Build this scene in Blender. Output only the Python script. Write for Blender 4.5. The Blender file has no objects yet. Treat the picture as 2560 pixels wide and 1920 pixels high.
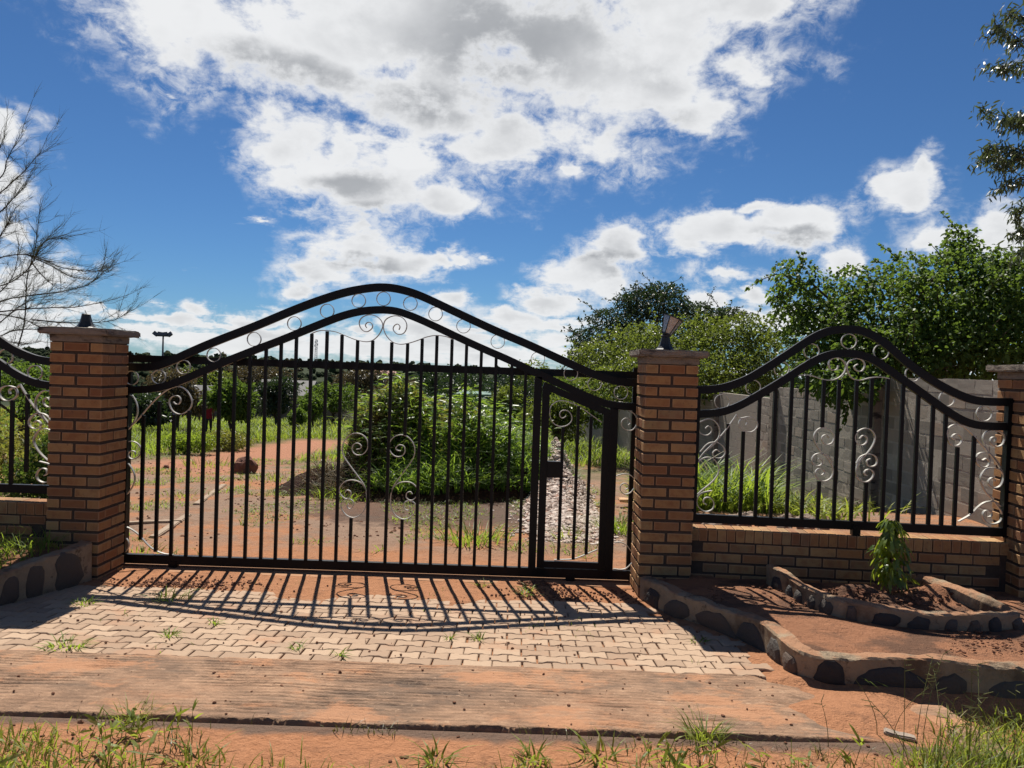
import bpy, bmesh, math, random
import numpy as np
from mathutils import Vector, Matrix, noise as mnoise

random.seed(7)
rng = np.random.default_rng(7)
SC = bpy.context.scene
COL = SC.collection
R = math.radians

# ------------------------------------------------------------------ camera
FPX, CX, CY = 1924.0, 1280.0, 960.0          # focal length in photo pixels
PITCH, ROLL, CAMZ = math.atan(38 / 1924), 0.034, 2.0
_F = Vector((0, math.cos(PITCH), -math.sin(PITCH)))
_e1 = Vector((1, 0, 0))
_e2 = Vector((0, math.sin(PITCH), math.cos(PITCH)))
_R = _e1 * math.cos(ROLL) + _e2 * math.sin(ROLL)
_U = -_e1 * math.sin(ROLL) + _e2 * math.cos(ROLL)
cam_d = bpy.data.cameras.new('camera')
cam = bpy.data.objects.new('camera', cam_d)
COL.objects.link(cam)
cam_d.sensor_width = 36
cam_d.lens = FPX / 2560 * 36
cam_d.clip_start = 0.05
cam_d.clip_end = 20000
m3 = Matrix((_R, _U, -_F)).transposed()
cam.matrix_world = Matrix.Translation((0, 0, CAMZ)) @ m3.to_4x4()
SC.camera = cam


def ray(px, py):
    return (_F + _R * ((px - CX) / FPX) - _U * ((py - CY) / FPX))


def at(px, py, Y):
    """point on the vertical plane y = Y seen at a photo pixel"""
    d = ray(px, py)
    t = Y / d.y
    return Vector((d.x * t, Y, CAMZ + d.z * t))


def at_plane(px, py, p0, n):
    d = ray(px, py)
    o = Vector((0, 0, CAMZ))
    t = (Vector(p0) - o).dot(n) / d.dot(n)
    return o + d * t


# ------------------------------------------------------------------ world, sun, exposure
SUN_EL, SUN_AZ = R(55), R(-11.5)             # azimuth from +Y, negative = to the left
SUN_DIR = Vector((math.sin(SUN_AZ) * math.cos(SUN_EL), math.cos(SUN_AZ) * math.cos(SUN_EL), math.sin(SUN_EL)))
world = bpy.data.worlds.new('World')
SC.world = world
world.use_nodes = True
SC.view_settings.view_transform = 'Standard'
SC.view_settings.look = 'None'
SC.view_settings.gamma = 1.0
SC.view_settings.use_curve_mapping = False
SC.view_settings.exposure = 0.66
sun_d = bpy.data.lights.new('sun', 'SUN')
sun_d.energy = 5.0
sun_d.angle = R(0.5)
sun_d.color = (1.0, 0.95, 0.86)
sun = bpy.data.objects.new('sun', sun_d)
COL.objects.link(sun)
sun.rotation_euler = SUN_DIR.to_track_quat('Z', 'Y').to_euler()
sun.location = (0, 0, 30)
SC.cycles.use_denoising = True
SC.cycles.max_bounces = 7
SC.cycles.transparent_max_bounces = 12
SC.cycles.sample_clamp_indirect = 6


class NT:
    """tiny node-tree helper"""
    def __init__(s, tree):
        s.t = tree
        s.n = tree.nodes
        s.l = tree.links

    def new(s, typ, inp=None, **kw):
        nd = s.n.new(typ)
        for k, v in kw.items():
            setattr(nd, k, v)
        for k, v in (inp or {}).items():
            s.put(nd.inputs[k], v)
        return nd

    def put(s, sock, v):
        if isinstance(v, bpy.types.NodeSocket):
            s.l.new(v, sock)
        else:
            sock.default_value = v

    def math(s, op, a, b=None, c=None, clamp=False):
        nd = s.n.new('ShaderNodeMath')
        nd.operation = op
        nd.use_clamp = clamp
        for i, v in enumerate((a, b, c)):
            if v is not None:
                s.put(nd.inputs[i], v)
        return nd.outputs[0]

    def vmath(s, op, a, b=None, c=None):
        nd = s.n.new('ShaderNodeVectorMath')
        nd.operation = op
        for i, v in enumerate((a, b, c)):
            if v is not None:
                s.put(nd.inputs[i], v)
        return nd.outputs['Value'] if op in ('LENGTH', 'DOT_PRODUCT') else nd.outputs[0]

    def mix(s, f, a, b, typ='MIX'):
        nd = s.n.new('ShaderNodeMix')
        nd.data_type = 'RGBA'
        nd.blend_type = typ
        s.put(nd.inputs[0], f)
        s.put(nd.inputs[6], c4(a))
        s.put(nd.inputs[7], c4(b))
        return nd.outputs[2]

    def smooth(s, v, a, b, lo=0.0, hi=1.0):
        nd = s.n.new('ShaderNodeMapRange')
        nd.interpolation_type = 'SMOOTHSTEP'
        s.put(nd.inputs['Value'], v)
        for k, q in (('From Min', a), ('From Max', b), ('To Min', lo), ('To Max', hi)):
            s.put(nd.inputs[k], q)
        return nd.outputs[0]

    def noise(s, vec, scale, detail=4, rough=0.55, dist=0.0, typ=None):
        nd = s.n.new('ShaderNodeTexNoise')
        if vec is not None:
            s.l.new(vec, nd.inputs['Vector'])
        nd.inputs['Scale'].default_value = scale
        nd.inputs['Detail'].default_value = detail
        nd.inputs['Roughness'].default_value = rough
        nd.inputs['Distortion'].default_value = dist
        return nd.outputs['Fac']

    def ramp(s, v, stops):
        nd = s.n.new('ShaderNodeValToRGB')
        s.put(nd.inputs[0], v)
        el = nd.color_ramp.elements
        while len(el) < len(stops):
            el.new(0.5)
        for e, (p, c) in zip(el, stops):
            e.position = p
            e.color = c4(c)
        return nd.outputs[0]

    def scaled(s, vec, sc):
        return s.vmath('MULTIPLY', vec, sc)


def c4(c):
    if isinstance(c, (tuple, list)) and len(c) == 3:
        return (*c, 1.0)
    return c


# sky: physical sky with fair weather cumulus in fixed compass directions
W = NT(world.node_tree)
W.n.clear()
sky = W.new('ShaderNodeTexSky', sky_type='NISHITA', sun_disc=False, sun_elevation=SUN_EL, sun_rotation=SUN_AZ,
            altitude=1200.0, air_density=1.0, dust_density=0.25, ozone_density=3.0)
tc = W.new('ShaderNodeTexCoord')
dirv = tc.outputs['Generated']
sep = W.new('ShaderNodeSeparateXYZ', {0: dirv})
az = W.math('MULTIPLY', W.math('ARCTAN2', sep.outputs[0], sep.outputs[1]), 57.29578)
el = W.math('MULTIPLY', W.math('ARCSINE', sep.outputs[2]), 57.29578)
comb = W.new('ShaderNodeCombineXYZ', {0: az, 1: el, 2: 0.0}).outputs[0]
den = W.math('ADD', W.math('MAXIMUM', sep.outputs[2], 0.0), 0.10)
plan = W.new('ShaderNodeCombineXYZ', {0: W.math('DIVIDE', sep.outputs[0], den), 1: W.math('DIVIDE', sep.outputs[1], den), 2: 0.0}).outputs[0]
# billows: warped so that the clouds' outlines tear and curl
wn = W.new('ShaderNodeTexNoise', {'Vector': W.scaled(dirv, (1, 1, 1.5)), 'Scale': 7.0, 'Detail': 6.0, 'Roughness': 0.6})
warp = W.vmath('MULTIPLY', W.vmath('SUBTRACT', wn.outputs['Color'], (0.5, 0.5, 0.5)), (6.5, 5.0, 0.0))
comb = W.vmath('ADD', comb, warp)
nb = W.noise(W.scaled(dirv, (1, 1, 1.4)), 13.0, 12, 0.62, 0.15)
nw = W.noise(plan, 2.6, 9, 0.66, 0.3)
ncl = W.noise(W.scaled(dirv, (1, 1, 1.8)), 2.6, 3, 0.45, 0.0)
CL = [  # cx, cy, rx, ry (photo pixels turned to compass directions here), softness
    (480, 40, 250, 110), (760, 120, 330, 170), (1060, 60, 480, 220), (1080, 240, 260, 130), (1440, 120, 330, 250),
    (1290, 350, 120, 90), (1640, 70, 300, 150), (1900, -10, 240, 60), (1650, 230, 190, 90), (1730, 280, 110, 70), (1850, 150, 90, 70),
    (700, 360, 110, 70), (780, 430, 150, 90), (930, 480, 210, 100), (1090, 510, 120, 62), (860, 380, 110, 70), (990, 420, 110, 60),
    (900, 620, 150, 52), (830, 690, 130, 50), (1000, 640, 110, 36), (1090, 645, 50, 22), (1215, 650, 44, 15), (760, 715, 60, 26), (900, 590, 90, 30),
    (1560, 640, 115, 62), (1480, 700, 120, 48), (1370, 745, 110, 34), (1800, 580, 115, 66), (2010, 570, 135, 50), (1900, 590, 120, 45),
    (1820, 698, 95, 30), (2260, 470, 105, 58), (2330, 420, 40, 60), (1890, 520, 60, 22), (2340, 590, 95, 42), (2520, 590, 90, 75),
    (1985, 805, 110, 40), (1880, 745, 55, 26), (2120, 640, 60, 34),
    (0, 350, 60, 70), (-20, 460, 110, 80), (0, 580, 60, 40), (60, 700, 160, 60), (30, 800, 190, 60),
    (380, 850, 130, 34), (570, 860, 190, 40), (620, 790, 60, 17), (500, 772, 45, 22), (720, 850, 90, 34), (320, 800, 70, 17),
    (1140, 845, 130, 60), (1270, 790, 95, 36), (1380, 840, 90, 54), (920, 880, 240, 44), (1130, 760, 60, 30), (1440, 895, 110, 40), (1200, 890, 200, 36),
    (1430, 400, 36, 30), (1400, 800, 120, 26), (1960, 560, 70, 40), (1150, 645, 60, 24), (2270, 500, 70, 40), (2200, 480, 50, 36), (1060, 800, 110, 34), (700, 790, 60, 20), (450, 800, 80, 20), (1850, 800, 90, 30), (1780, 760, 50, 22),
]
OUT = [(-100, 22, 16, 6), (150, 28, 16, 7), (100, 34, 14, 6), (-150, 40, 16, 7), (60, 14, 10, 4), (-60, 13, 10, 4)]
field = None
blobs = []
for cx_, cy_, rx_, ry_ in CL:
    d = ray(cx_, cy_).normalized()
    blobs.append((math.degrees(math.atan2(d.x, d.y)), math.degrees(math.asin(d.z)), rx_ / FPX * 57.3 * math.cos(math.atan(abs(cx_ - CX) / FPX)), ry_ / FPX * 57.3))
blobs += OUT
for a_, e_, ra_, re_ in blobs:
    v = W.vmath('MULTIPLY_ADD', comb, (1 / ra_, 1 / re_, 0), (-a_ / ra_, -e_ / re_, 0))
    ln = W.vmath('LENGTH', v)
    field = ln if field is None else W.math('SMOOTH_MIN', field, ln, 0.28)
# banks of cloud low over the whole horizon
lown = W.noise(W.scaled(dirv, (1, 1, 3.0)), 11.0, 7, 0.58, 0.3)
low = W.math('ADD', W.smooth(el, 0.6, 6.5, 0.62, 2.5), W.math('MULTIPLY', W.math('SUBTRACT', 0.53, lown), 7.5))
field = W.math('SMOOTH_MIN', field, low, 0.2)
edge = W.math('ADD', W.math('MULTIPLY', W.math('SUBTRACT', 0.5, nb), 2.3), W.math('MULTIPLY', W.math('SUBTRACT', 0.5, nw), 1.1))
f2 = W.math('ADD', field, edge)
alpha = W.smooth(f2, 1.02, 0.50)
fil = W.noise(W.scaled(dirv, (1, 1, 1.3)), 30.0, 8, 0.66, 0.4)
alpha = W.math('MAXIMUM', alpha, W.math('MULTIPLY', W.smooth(f2, 1.55, 0.75), W.smooth(fil, 0.40, 0.66, 0.0, 0.75)))
thick = W.smooth(f2, 0.80, -0.2)
# light on the billows: compare the billow field with itself one step towards the sun
off = W.vmath('ADD', W.scaled(dirv, (1, 1, 1.6)), (0.0, 0.02, 0.055))
bl1 = W.noise(W.scaled(dirv, (1, 1, 1.6)), 8.0, 4, 0.5, 0.3)
bl2 = W.noise(off, 8.0, 4, 0.5, 0.3)
lit = W.math('MULTIPLY_ADD', W.math('SUBTRACT', bl1, bl2), 2.0, 0.60, clamp=True)
core_ = None      # the deepest parts of the clouds, where their bases are grey
for cx_, cy_, rx_, ry_ in [(1290, 110, 300, 190), (1030, 270, 170, 60), (740, 190, 190, 50), (970, 545, 150, 36), (860, 470, 110, 34), (900, 650, 120, 20), (1500, 665, 130, 22), (1580, 690, 120, 22), (2000, 600, 100, 20), (1620, 300, 120, 40)]:
    d = ray(cx_, cy_).normalized()
    a_, e_, ra_, re_ = math.degrees(math.atan2(d.x, d.y)), math.degrees(math.asin(d.z)), rx_ / FPX * 57.3, ry_ / FPX * 57.3
    ln = W.vmath('LENGTH', W.vmath('MULTIPLY_ADD', comb, (1 / ra_, 1 / re_, 0), (-a_ / ra_, -e_ / re_, 0)))
    core_ = ln if core_ is None else W.math('SMOOTH_MIN', core_, ln, 0.3)
grey = W.math('MULTIPLY', W.smooth(W.math('ADD', core_, W.math('MULTIPLY', W.math('SUBTRACT', 0.5, bl1), 1.0)), 1.25, 0.25), W.smooth(f2, 0.75, 0.15))
shade = W.math('MULTIPLY', W.math('SUBTRACT', 1.0, W.math('MULTIPLY', grey, 0.66)), W.math('MULTIPLY_ADD', W.math('MULTIPLY', W.math('SUBTRACT', 1.0, lit), thick), -0.52, 1.0))
cloudc = W.mix(shade, (2.8, 3.0, 3.3), (11.0, 11.1, 11.2))
skyc = W.mix(1.0, sky.outputs[0], (0.42, 0.67, 0.92), 'MULTIPLY')
full = W.mix(W.math('MULTIPLY', alpha, 0.97), skyc, cloudc)
bg = W.new('ShaderNodeBackground', {'Color': full, 'Strength': 0.05})
wo = W.new('ShaderNodeOutputWorld', {'Surface': bg.outputs[0]})

# ------------------------------------------------------------------ material helpers
MATS = {}


def mat(name, build):
    if name in MATS:
        return MATS[name]
    m = bpy.data.materials.new(name)
    m.use_nodes = True
    t = NT(m.node_tree)
    t.n.clear()
    out = t.new('ShaderNodeOutputMaterial')
    surf = build(t)
    t.l.new(surf, out.inputs['Surface'])
    MATS[name] = m
    return m


def pbsdf(t, col, rough=0.6, spec=0.3, metal=0.0, bump=None, bdist=0.01, bstr=1.0):
    p = t.new('ShaderNodeBsdfPrincipled', {'Base Color': c4(col), 'Roughness': rough, 'Metallic': metal, 'Specular IOR Level': spec})
    if bump is not None:
        b = t.new('ShaderNodeBump', {'Height': bump, 'Distance': bdist, 'Strength': bstr})
        t.l.new(b.outputs[0], p.inputs['Normal'])
    return p.outputs[0]


def objco(t):
    return t.new('ShaderNodeTexCoord').outputs['Object']


def geopos(t):
    return t.new('ShaderNodeNewGeometry').outputs['Position']


def m_simple(name, col, rough=0.6, spec=0.3, metal=0.0, var=0.25, scale=14.0, bump=0.004):
    def b(t):
        v = objco(t)
        n = t.noise(v, scale, 6, 0.6)
        c = t.mix(n, tuple(x * (1 - var) for x in col), tuple(min(1, x * (1 + var)) for x in col))
        return pbsdf(t, c, rough, spec, metal, t.noise(v, scale * 4, 4), bump, 0.6)
    return mat(name, b)


def m_leaf(name, dark, light, trans=0.38, tcol=None, rough=0.42, spec=0.45, patch=0.7, dry=0.0):
    def b(t):
        g = t.new('ShaderNodeNewGeometry')
        rnd = g.outputs['Random Per Island']
        pn = t.noise(g.outputs['Position'], patch, 3, 0.6)
        f = t.math('ADD', t.math('MULTIPLY', rnd, 0.6), t.math('MULTIPLY', t.smooth(pn, 0.3, 0.7), 0.4), clamp=True)
        col = t.mix(f, dark, light)
        wn_ = t.new('ShaderNodeTexWhiteNoise', noise_dimensions='1D')
        t.l.new(rnd, wn_.inputs['W'])
        dr = t.math('MULTIPLY', t.math('LESS_THAN', wn_.outputs[0], dry), 0.85)
        col = t.mix(dr, col, (0.24, 0.18, 0.08))
        p = t.new('ShaderNodeBsdfPrincipled', {'Base Color': col, 'Roughness': rough, 'Specular IOR Level': spec})
        tcv = tcol or (light[0] * 1.7, light[1] * 1.55, light[2] * 0.8)
        tc_ = t.mix(f, tuple(0.55 * x for x in tcv), tcv)
        tr = t.new('ShaderNodeBsdfTranslucent', {'Color': tc_})
        mx = t.new('ShaderNodeMixShader', {0: trans, 1: p.outputs[0], 2: tr.outputs[0]})
        return mx.outputs[0]
    return mat(name, b)


# ------------------------------------------------------------------ mesh helpers
def mesh_np(name, V, faces, smooth=False):
    """V (n,3); faces: list of integer arrays (m,k)"""
    me = bpy.data.meshes.new(name)
    V = np.asarray(V, dtype=np.float32)
    faces = [np.asarray(f, dtype=np.int32) for f in (faces if isinstance(faces, list) else [faces]) if len(f)]
    me.vertices.add(len(V))
    me.vertices.foreach_set('co', V.ravel())
    loops = np.concatenate([f.ravel() for f in faces])
    tot = np.concatenate([np.full(len(f), f.shape[1], np.int32) for f in faces])
    start = np.concatenate([[0], np.cumsum(tot)[:-1]]).astype(np.int32)
    me.loops.add(len(loops))
    me.loops.foreach_set('vertex_index', loops)
    me.polygons.add(len(tot))
    me.polygons.foreach_set('loop_start', start)
    me.polygons.foreach_set('loop_total', tot)
    me.polygons.foreach_set('use_smooth', np.full(len(tot), bool(smooth)))
    me.update(calc_edges=True)
    return me


def link(name, me, m=None, parent=None, loc=None, **props):
    o = bpy.data.objects.new(name, me)
    COL.objects.link(o)
    if m is not None and me is not None:
        if len(me.materials) == 0:
            me.materials.append(m)
    if parent is not None:
        o.parent = parent
    if loc is not None:
        o.location = loc
    for k, v in props.items():
        o[k] = v
    return o


def thing(name, label, category, loc=(0, 0, 0), group=None, rotz=0.0):
    o = bpy.data.objects.new(name, None)
    COL.objects.link(o)
    o.empty_display_size = 0.1
    o.location = loc
    o.rotation_euler = (0, 0, rotz)
    o['label'] = label
    o['category'] = category
    if group:
        o['group'] = group
    return o


def tag(o, label=None, category=None, group=None, kind=None):
    for k, v in (('label', label), ('category', category), ('group', group), ('kind', kind)):
        if v:
            o[k] = v
    return o


class MB:
    """collects pieces into one mesh"""
    def __init__(s):
        s.V = []
        s.F = []
        s.n = 0

    def add(s, V, F):
        V = np.asarray(V, float)
        s.V.append(V)
        F = F if isinstance(F, list) else [F]
        for f in F:
            s.F.append(np.asarray(f, np.int32) + s.n)
        s.n += len(V)
        return s

    def box(s, c, d, rot=None):
        x, y, z = (q / 2 for q in d)
        V = np.array([(-x, -y, -z), (x, -y, -z), (x, y, -z), (-x, y, -z), (-x, -y, z), (x, -y, z), (x, y, z), (-x, y, z)])
        if rot is not None:
            V = V @ np.array(rot.to_3x3()).T
        V = V + np.array(c)
        return s.add(V, [np.array([(0, 3, 2, 1), (4, 5, 6, 7), (0, 1, 5, 4), (1, 2, 6, 5), (2, 3, 7, 6), (3, 0, 4, 7)])])

    def sweep(s, P, nrm, t, d, cap=True):
        """flat bar along P: thickness t in the plane, depth d along nrm"""
        P = np.asarray([tuple(p) for p in P], float)
        nrm = np.asarray(tuple(nrm), float)
        T = np.gradient(P, axis=0)
        T /= np.linalg.norm(T, axis=1)[:, None] + 1e-9
        B = np.cross(T, nrm)
        B /= np.linalg.norm(B, axis=1)[:, None] + 1e-9
        n = len(P)
        ring = np.stack([P + B * t / 2 + nrm * d / 2, P + B * t / 2 - nrm * d / 2, P - B * t / 2 - nrm * d / 2, P - B * t / 2 + nrm * d / 2], 1)
        V = ring.reshape(-1, 3)
        i = np.arange(n - 1)[:, None] * 4
        k = np.arange(4)[None]
        F = np.stack([i + k, i + (k + 1) % 4, i + 4 + (k + 1) % 4, i + 4 + k], -1).reshape(-1, 4)
        caps = np.array([(3, 2, 1, 0), ((n - 1) * 4, (n - 1) * 4 + 1, (n - 1) * 4 + 2, (n - 1) * 4 + 3)])
        return s.add(V, [F, caps] if cap else [F])

    def tube(s, P, r0, r1=None, sides=6):
        P = np.asarray([tuple(p) for p in P], float)
        n = len(P)
        r = np.linspace(r0, r0 if r1 is None else r1, n)
        T = np.gradient(P, axis=0)
        T /= np.linalg.norm(T, axis=1)[:, None] + 1e-9
        ref = np.where(np.abs(T[:, 2:3]) > 0.9, np.array([[1.0, 0, 0]]), np.array([[0, 0, 1.0]]))
        A = np.cross(T, ref)
        A /= np.linalg.norm(A, axis=1)[:, None] + 1e-9
        B = np.cross(T, A)
        th = np.linspace(0, 2 * np.pi, sides, endpoint=False)
        V = (P[:, None] + r[:, None, None] * (A[:, None] * np.cos(th)[None, :, None] + B[:, None] * np.sin(th)[None, :, None])).reshape(-1, 3)
        i = np.arange(n - 1)[:, None] * sides
        k = np.arange(sides)[None]
        F = np.stack([i + k, i + (k + 1) % sides, i + sides + (k + 1) % sides, i + sides + k], -1).reshape(-1, 4)
        s.add(V, [F])
        s.F.append(np.array([[s.n - sides + j for j in range(sides)]], np.int32))
        s.F.append(np.array([[s.n - len(V) + sides - 1 - j for j in range(sides)]], np.int32))
        return s

    def lathe(s, prof, c=(0, 0, 0), sides=16, rot=None):
        th = np.linspace(0, 2 * np.pi, sides, endpoint=False)
        V = np.array([(r * math.cos(a), r * math.sin(a), z) for r, z in prof for a in th])
        if rot is not None:
            V = V @ np.array(rot.to_3x3()).T
        V = V + np.array(c)
        n = len(prof)
        i = np.arange(n - 1)[:, None] * sides
        k = np.arange(sides)[None]
        F = np.stack([i + k, i + (k + 1) % sides, i + sides + (k + 1) % sides, i + sides + k], -1).reshape(-1, 4)
        caps = [np.array([list(range(sides))[::-1]]), np.array([[(n - 1) * sides + j for j in range(sides)]])]
        return s.add(V, [F] + caps)

    def mesh(s, name, smooth=False):
        by = {}
        for f in s.F:
            by.setdefault(f.shape[1], []).append(f)
        return mesh_np(name, np.concatenate(s.V), [np.concatenate(v) for v in by.values()], smooth)

    def build(s, name, m, parent=None, smooth=False, **props):
        return link(name, s.mesh(name, smooth), m, parent, **props)


def catmull(P, k=8):
    P = [np.asarray(tuple(p), float) for p in P]
    if len(P) < 3:
        return [P[0] + (P[-1] - P[0]) * t for t in np.linspace(0, 1, k + 1)]
    Q = [2 * P[0] - P[1]] + P + [2 * P[-1] - P[-2]]
    out = []
    for i in range(1, len(Q) - 2):
        p0, p1, p2, p3 = Q[i - 1:i + 3]
        for t in np.arange(k) / k:
            out.append(0.5 * (2 * p1 + (p2 - p0) * t + (2 * p0 - 5 * p1 + 4 * p2 - p3) * t * t + (3 * p1 - p0 - 3 * p2 + p3) * t ** 3))
    out.append(P[-1])
    return out


def smooth_path(P, it=2):
    P = np.asarray([tuple(p) for p in P], float)
    for _ in range(it):
        Q = P.copy()
        Q[1:-1] = 0.25 * P[:-2] + 0.5 * P[1:-1] + 0.25 * P[2:]
        P = Q
    return P


def bevel_box(name, d, b=0.003):
    bm = bmesh.new()
    bmesh.ops.create_cube(bm, size=1.0)
    for v in bm.verts:
        v.co = Vector((v.co.x * d[0], v.co.y * d[1], v.co.z * d[2]))
    bmesh.ops.bevel(bm, geom=bm.edges[:], offset=b, segments=1, affect='EDGES')
    me = bpy.data.meshes.new(name)
    bm.to_mesh(me)
    bm.free()
    return me


def fbm(x, y, s=1.0, oct=4, seed=0.0):
    v = 0.0
    a = 0.5
    for i in range(oct):
        v += a * mnoise.noise(Vector((x * s + seed * 7.3, y * s - seed * 3.1, seed)))
        s *= 2.03
        a *= 0.5
    return v


# vectorised value noise for big grids
_perm = np.random.default_rng(3).random((256, 256))


def vnoise(x, y):
    xi = np.floor(x).astype(int)
    yi = np.floor(y).astype(int)
    fx = x - xi
    fy = y - yi
    fx = fx * fx * (3 - 2 * fx)
    fy = fy * fy * (3 - 2 * fy)
    g = lambda a, b: _perm[a & 255, b & 255]
    return (g(xi, yi) * (1 - fx) + g(xi + 1, yi) * fx) * (1 - fy) + (g(xi, yi + 1) * (1 - fx) + g(xi + 1, yi + 1) * fx) * fy - 0.5


def vfbm(x, y, s=1.0, oct=4):
    r = 0
    a = 1.0
    for i in range(oct):
        r = r + a * vnoise(x * s + 17.3 * i, y * s + 9.1 * i)
        s *= 2.07
        a *= 0.5
    return r


def sstep(v, a, b):
    t = np.clip((v - a) / (b - a), 0, 1)
    return t * t * (3 - 2 * t)


# ------------------------------------------------------------------ the lie of the land
def base_h(X, Y):
    """smooth height of the ground (numpy)"""
    X = np.asarray(X, float)
    Y = np.asarray(Y, float)
    near = 0.06 * (6.8 - Y)
    mid = -0.05 * (Y - 6.8)
    z = np.where(Y < 6.8, np.minimum(near, 0.24), mid)
    z62 = -0.05 * (62 - 6.8)
    val = z62 - 15 * sstep(Y, 62, 230)
    hill = -17.8 + 15.0 * sstep(Y, 240, 800) + 26 * sstep(Y, 900, 2600) * 0 + 4.5 * sstep(-X, -200, 420) * sstep(Y, 300, 800)
    z = np.where(Y > 62, val, z)
    z = np.where(Y > 235, hill, z)
    return z


def kerb_right_x(Y):
    return np.interp(Y, [3.8, 4.87, 5.44, 5.98, 6.21, 6.74, 8], [1.9, 1.85, 1.80, 1.53, 1.37, 1.18, 1.18])


def surf_h(X, Y):
    """ground with soil relief, recessed under the pavers"""
    X = np.asarray(X, float)
    Y = np.asarray(Y, float)
    z = base_h(X, Y)
    rel = 0.035 * vfbm(X, Y, 1.3, 4) + 0.016 * vfbm(X, Y, 9.0, 3)
    fade = sstep(Y, 7.2, 8.5) + (1 - sstep(Y, 3.3, 3.9)) * 0.8
    drive = 0.012 * vfbm(X, Y, 4.0, 4) + 0.004 * vfbm(X, Y, 22.0, 2)
    # sand lies thick by the gate and by the right kerb, thin over the pavers
    sand = sstep(Y + 0.45 * vfbm(X, Y, 1.7, 4), 6.28, 6.72) + sstep(X - kerb_right_x(Y) + 0.2 * vfbm(X, Y, 2.1, 3), -0.20, -0.06)
    sand = np.clip(sand, 0, 1)
    cover = -0.022 + 0.028 * sand
    z = z + np.where(Y > 62, 0, rel * np.clip(fade, 0, 1)) + np.where((Y > 3.9) & (Y < 8.5), drive * np.clip(1 - fade, 0, 1) * (0.25 + 0.75 * sand) + cover * (1 - sstep(Y, 7.3, 8.2)) * sstep(Y, 4.70, 4.80), 0)
    # ground under the concrete apron, and the ditch at the right front
    apr = sstep(Y, 3.80, 3.9) * (1 - sstep(Y, 4.70, 4.78)) * (1 - sstep(X, 1.9, 2.5))
    z = z - 0.035 * apr
    z = z + 0.42 * sstep(X, 1.7, 2.5) * (1 - sstep(Y, 9.5, 14.5)) * sstep(Y, 7.1, 7.35)
    dd = sstep(X, 1.9, 3.0) * (1 - sstep(Y, 4.45, 4.75))
    z = z - 0.17 * dd + 0.05 * np.exp(-((X - 2.0) ** 2 / 0.3 + (Y - 4.25) ** 2 / 0.12))
    return z


def gz(x, y):
    return float(surf_h(np.array([x]), np.array([y]))[0])


def lines(segs):
    out = []
    for a, b, s in segs:
        out += list(np.arange(a, b, s))
    out.append(segs[-1][1])
    return np.array(out)


gy = lines([(-12, 2.4, 0.6), (2.4, 3.6, 0.06), (3.6, 7.6, 0.035), (7.6, 12, 0.07), (12, 22, 0.14), (22, 64, 0.6), (64, 300, 6), (300, 900, 20), (900, 3000, 150)])
gx_in = lines([(0, 4.6, 0.05), (4.6, 10, 0.14), (10, 30, 0.6), (30, 120, 5), (120, 900, 30), (900, 3000, 200)])
gx = np.concatenate([-gx_in[:0:-1], gx_in])
GX, GY = np.meshgrid(gx, gy)
GZ = surf_h(GX, GY)


def grid_faces(ny, nx):
    a = (np.arange(ny - 1)[:, None] * nx + np.arange(nx - 1)[None]).ravel()
    return np.stack([a, a + 1, a + nx + 1, a + nx], 1)


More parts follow.
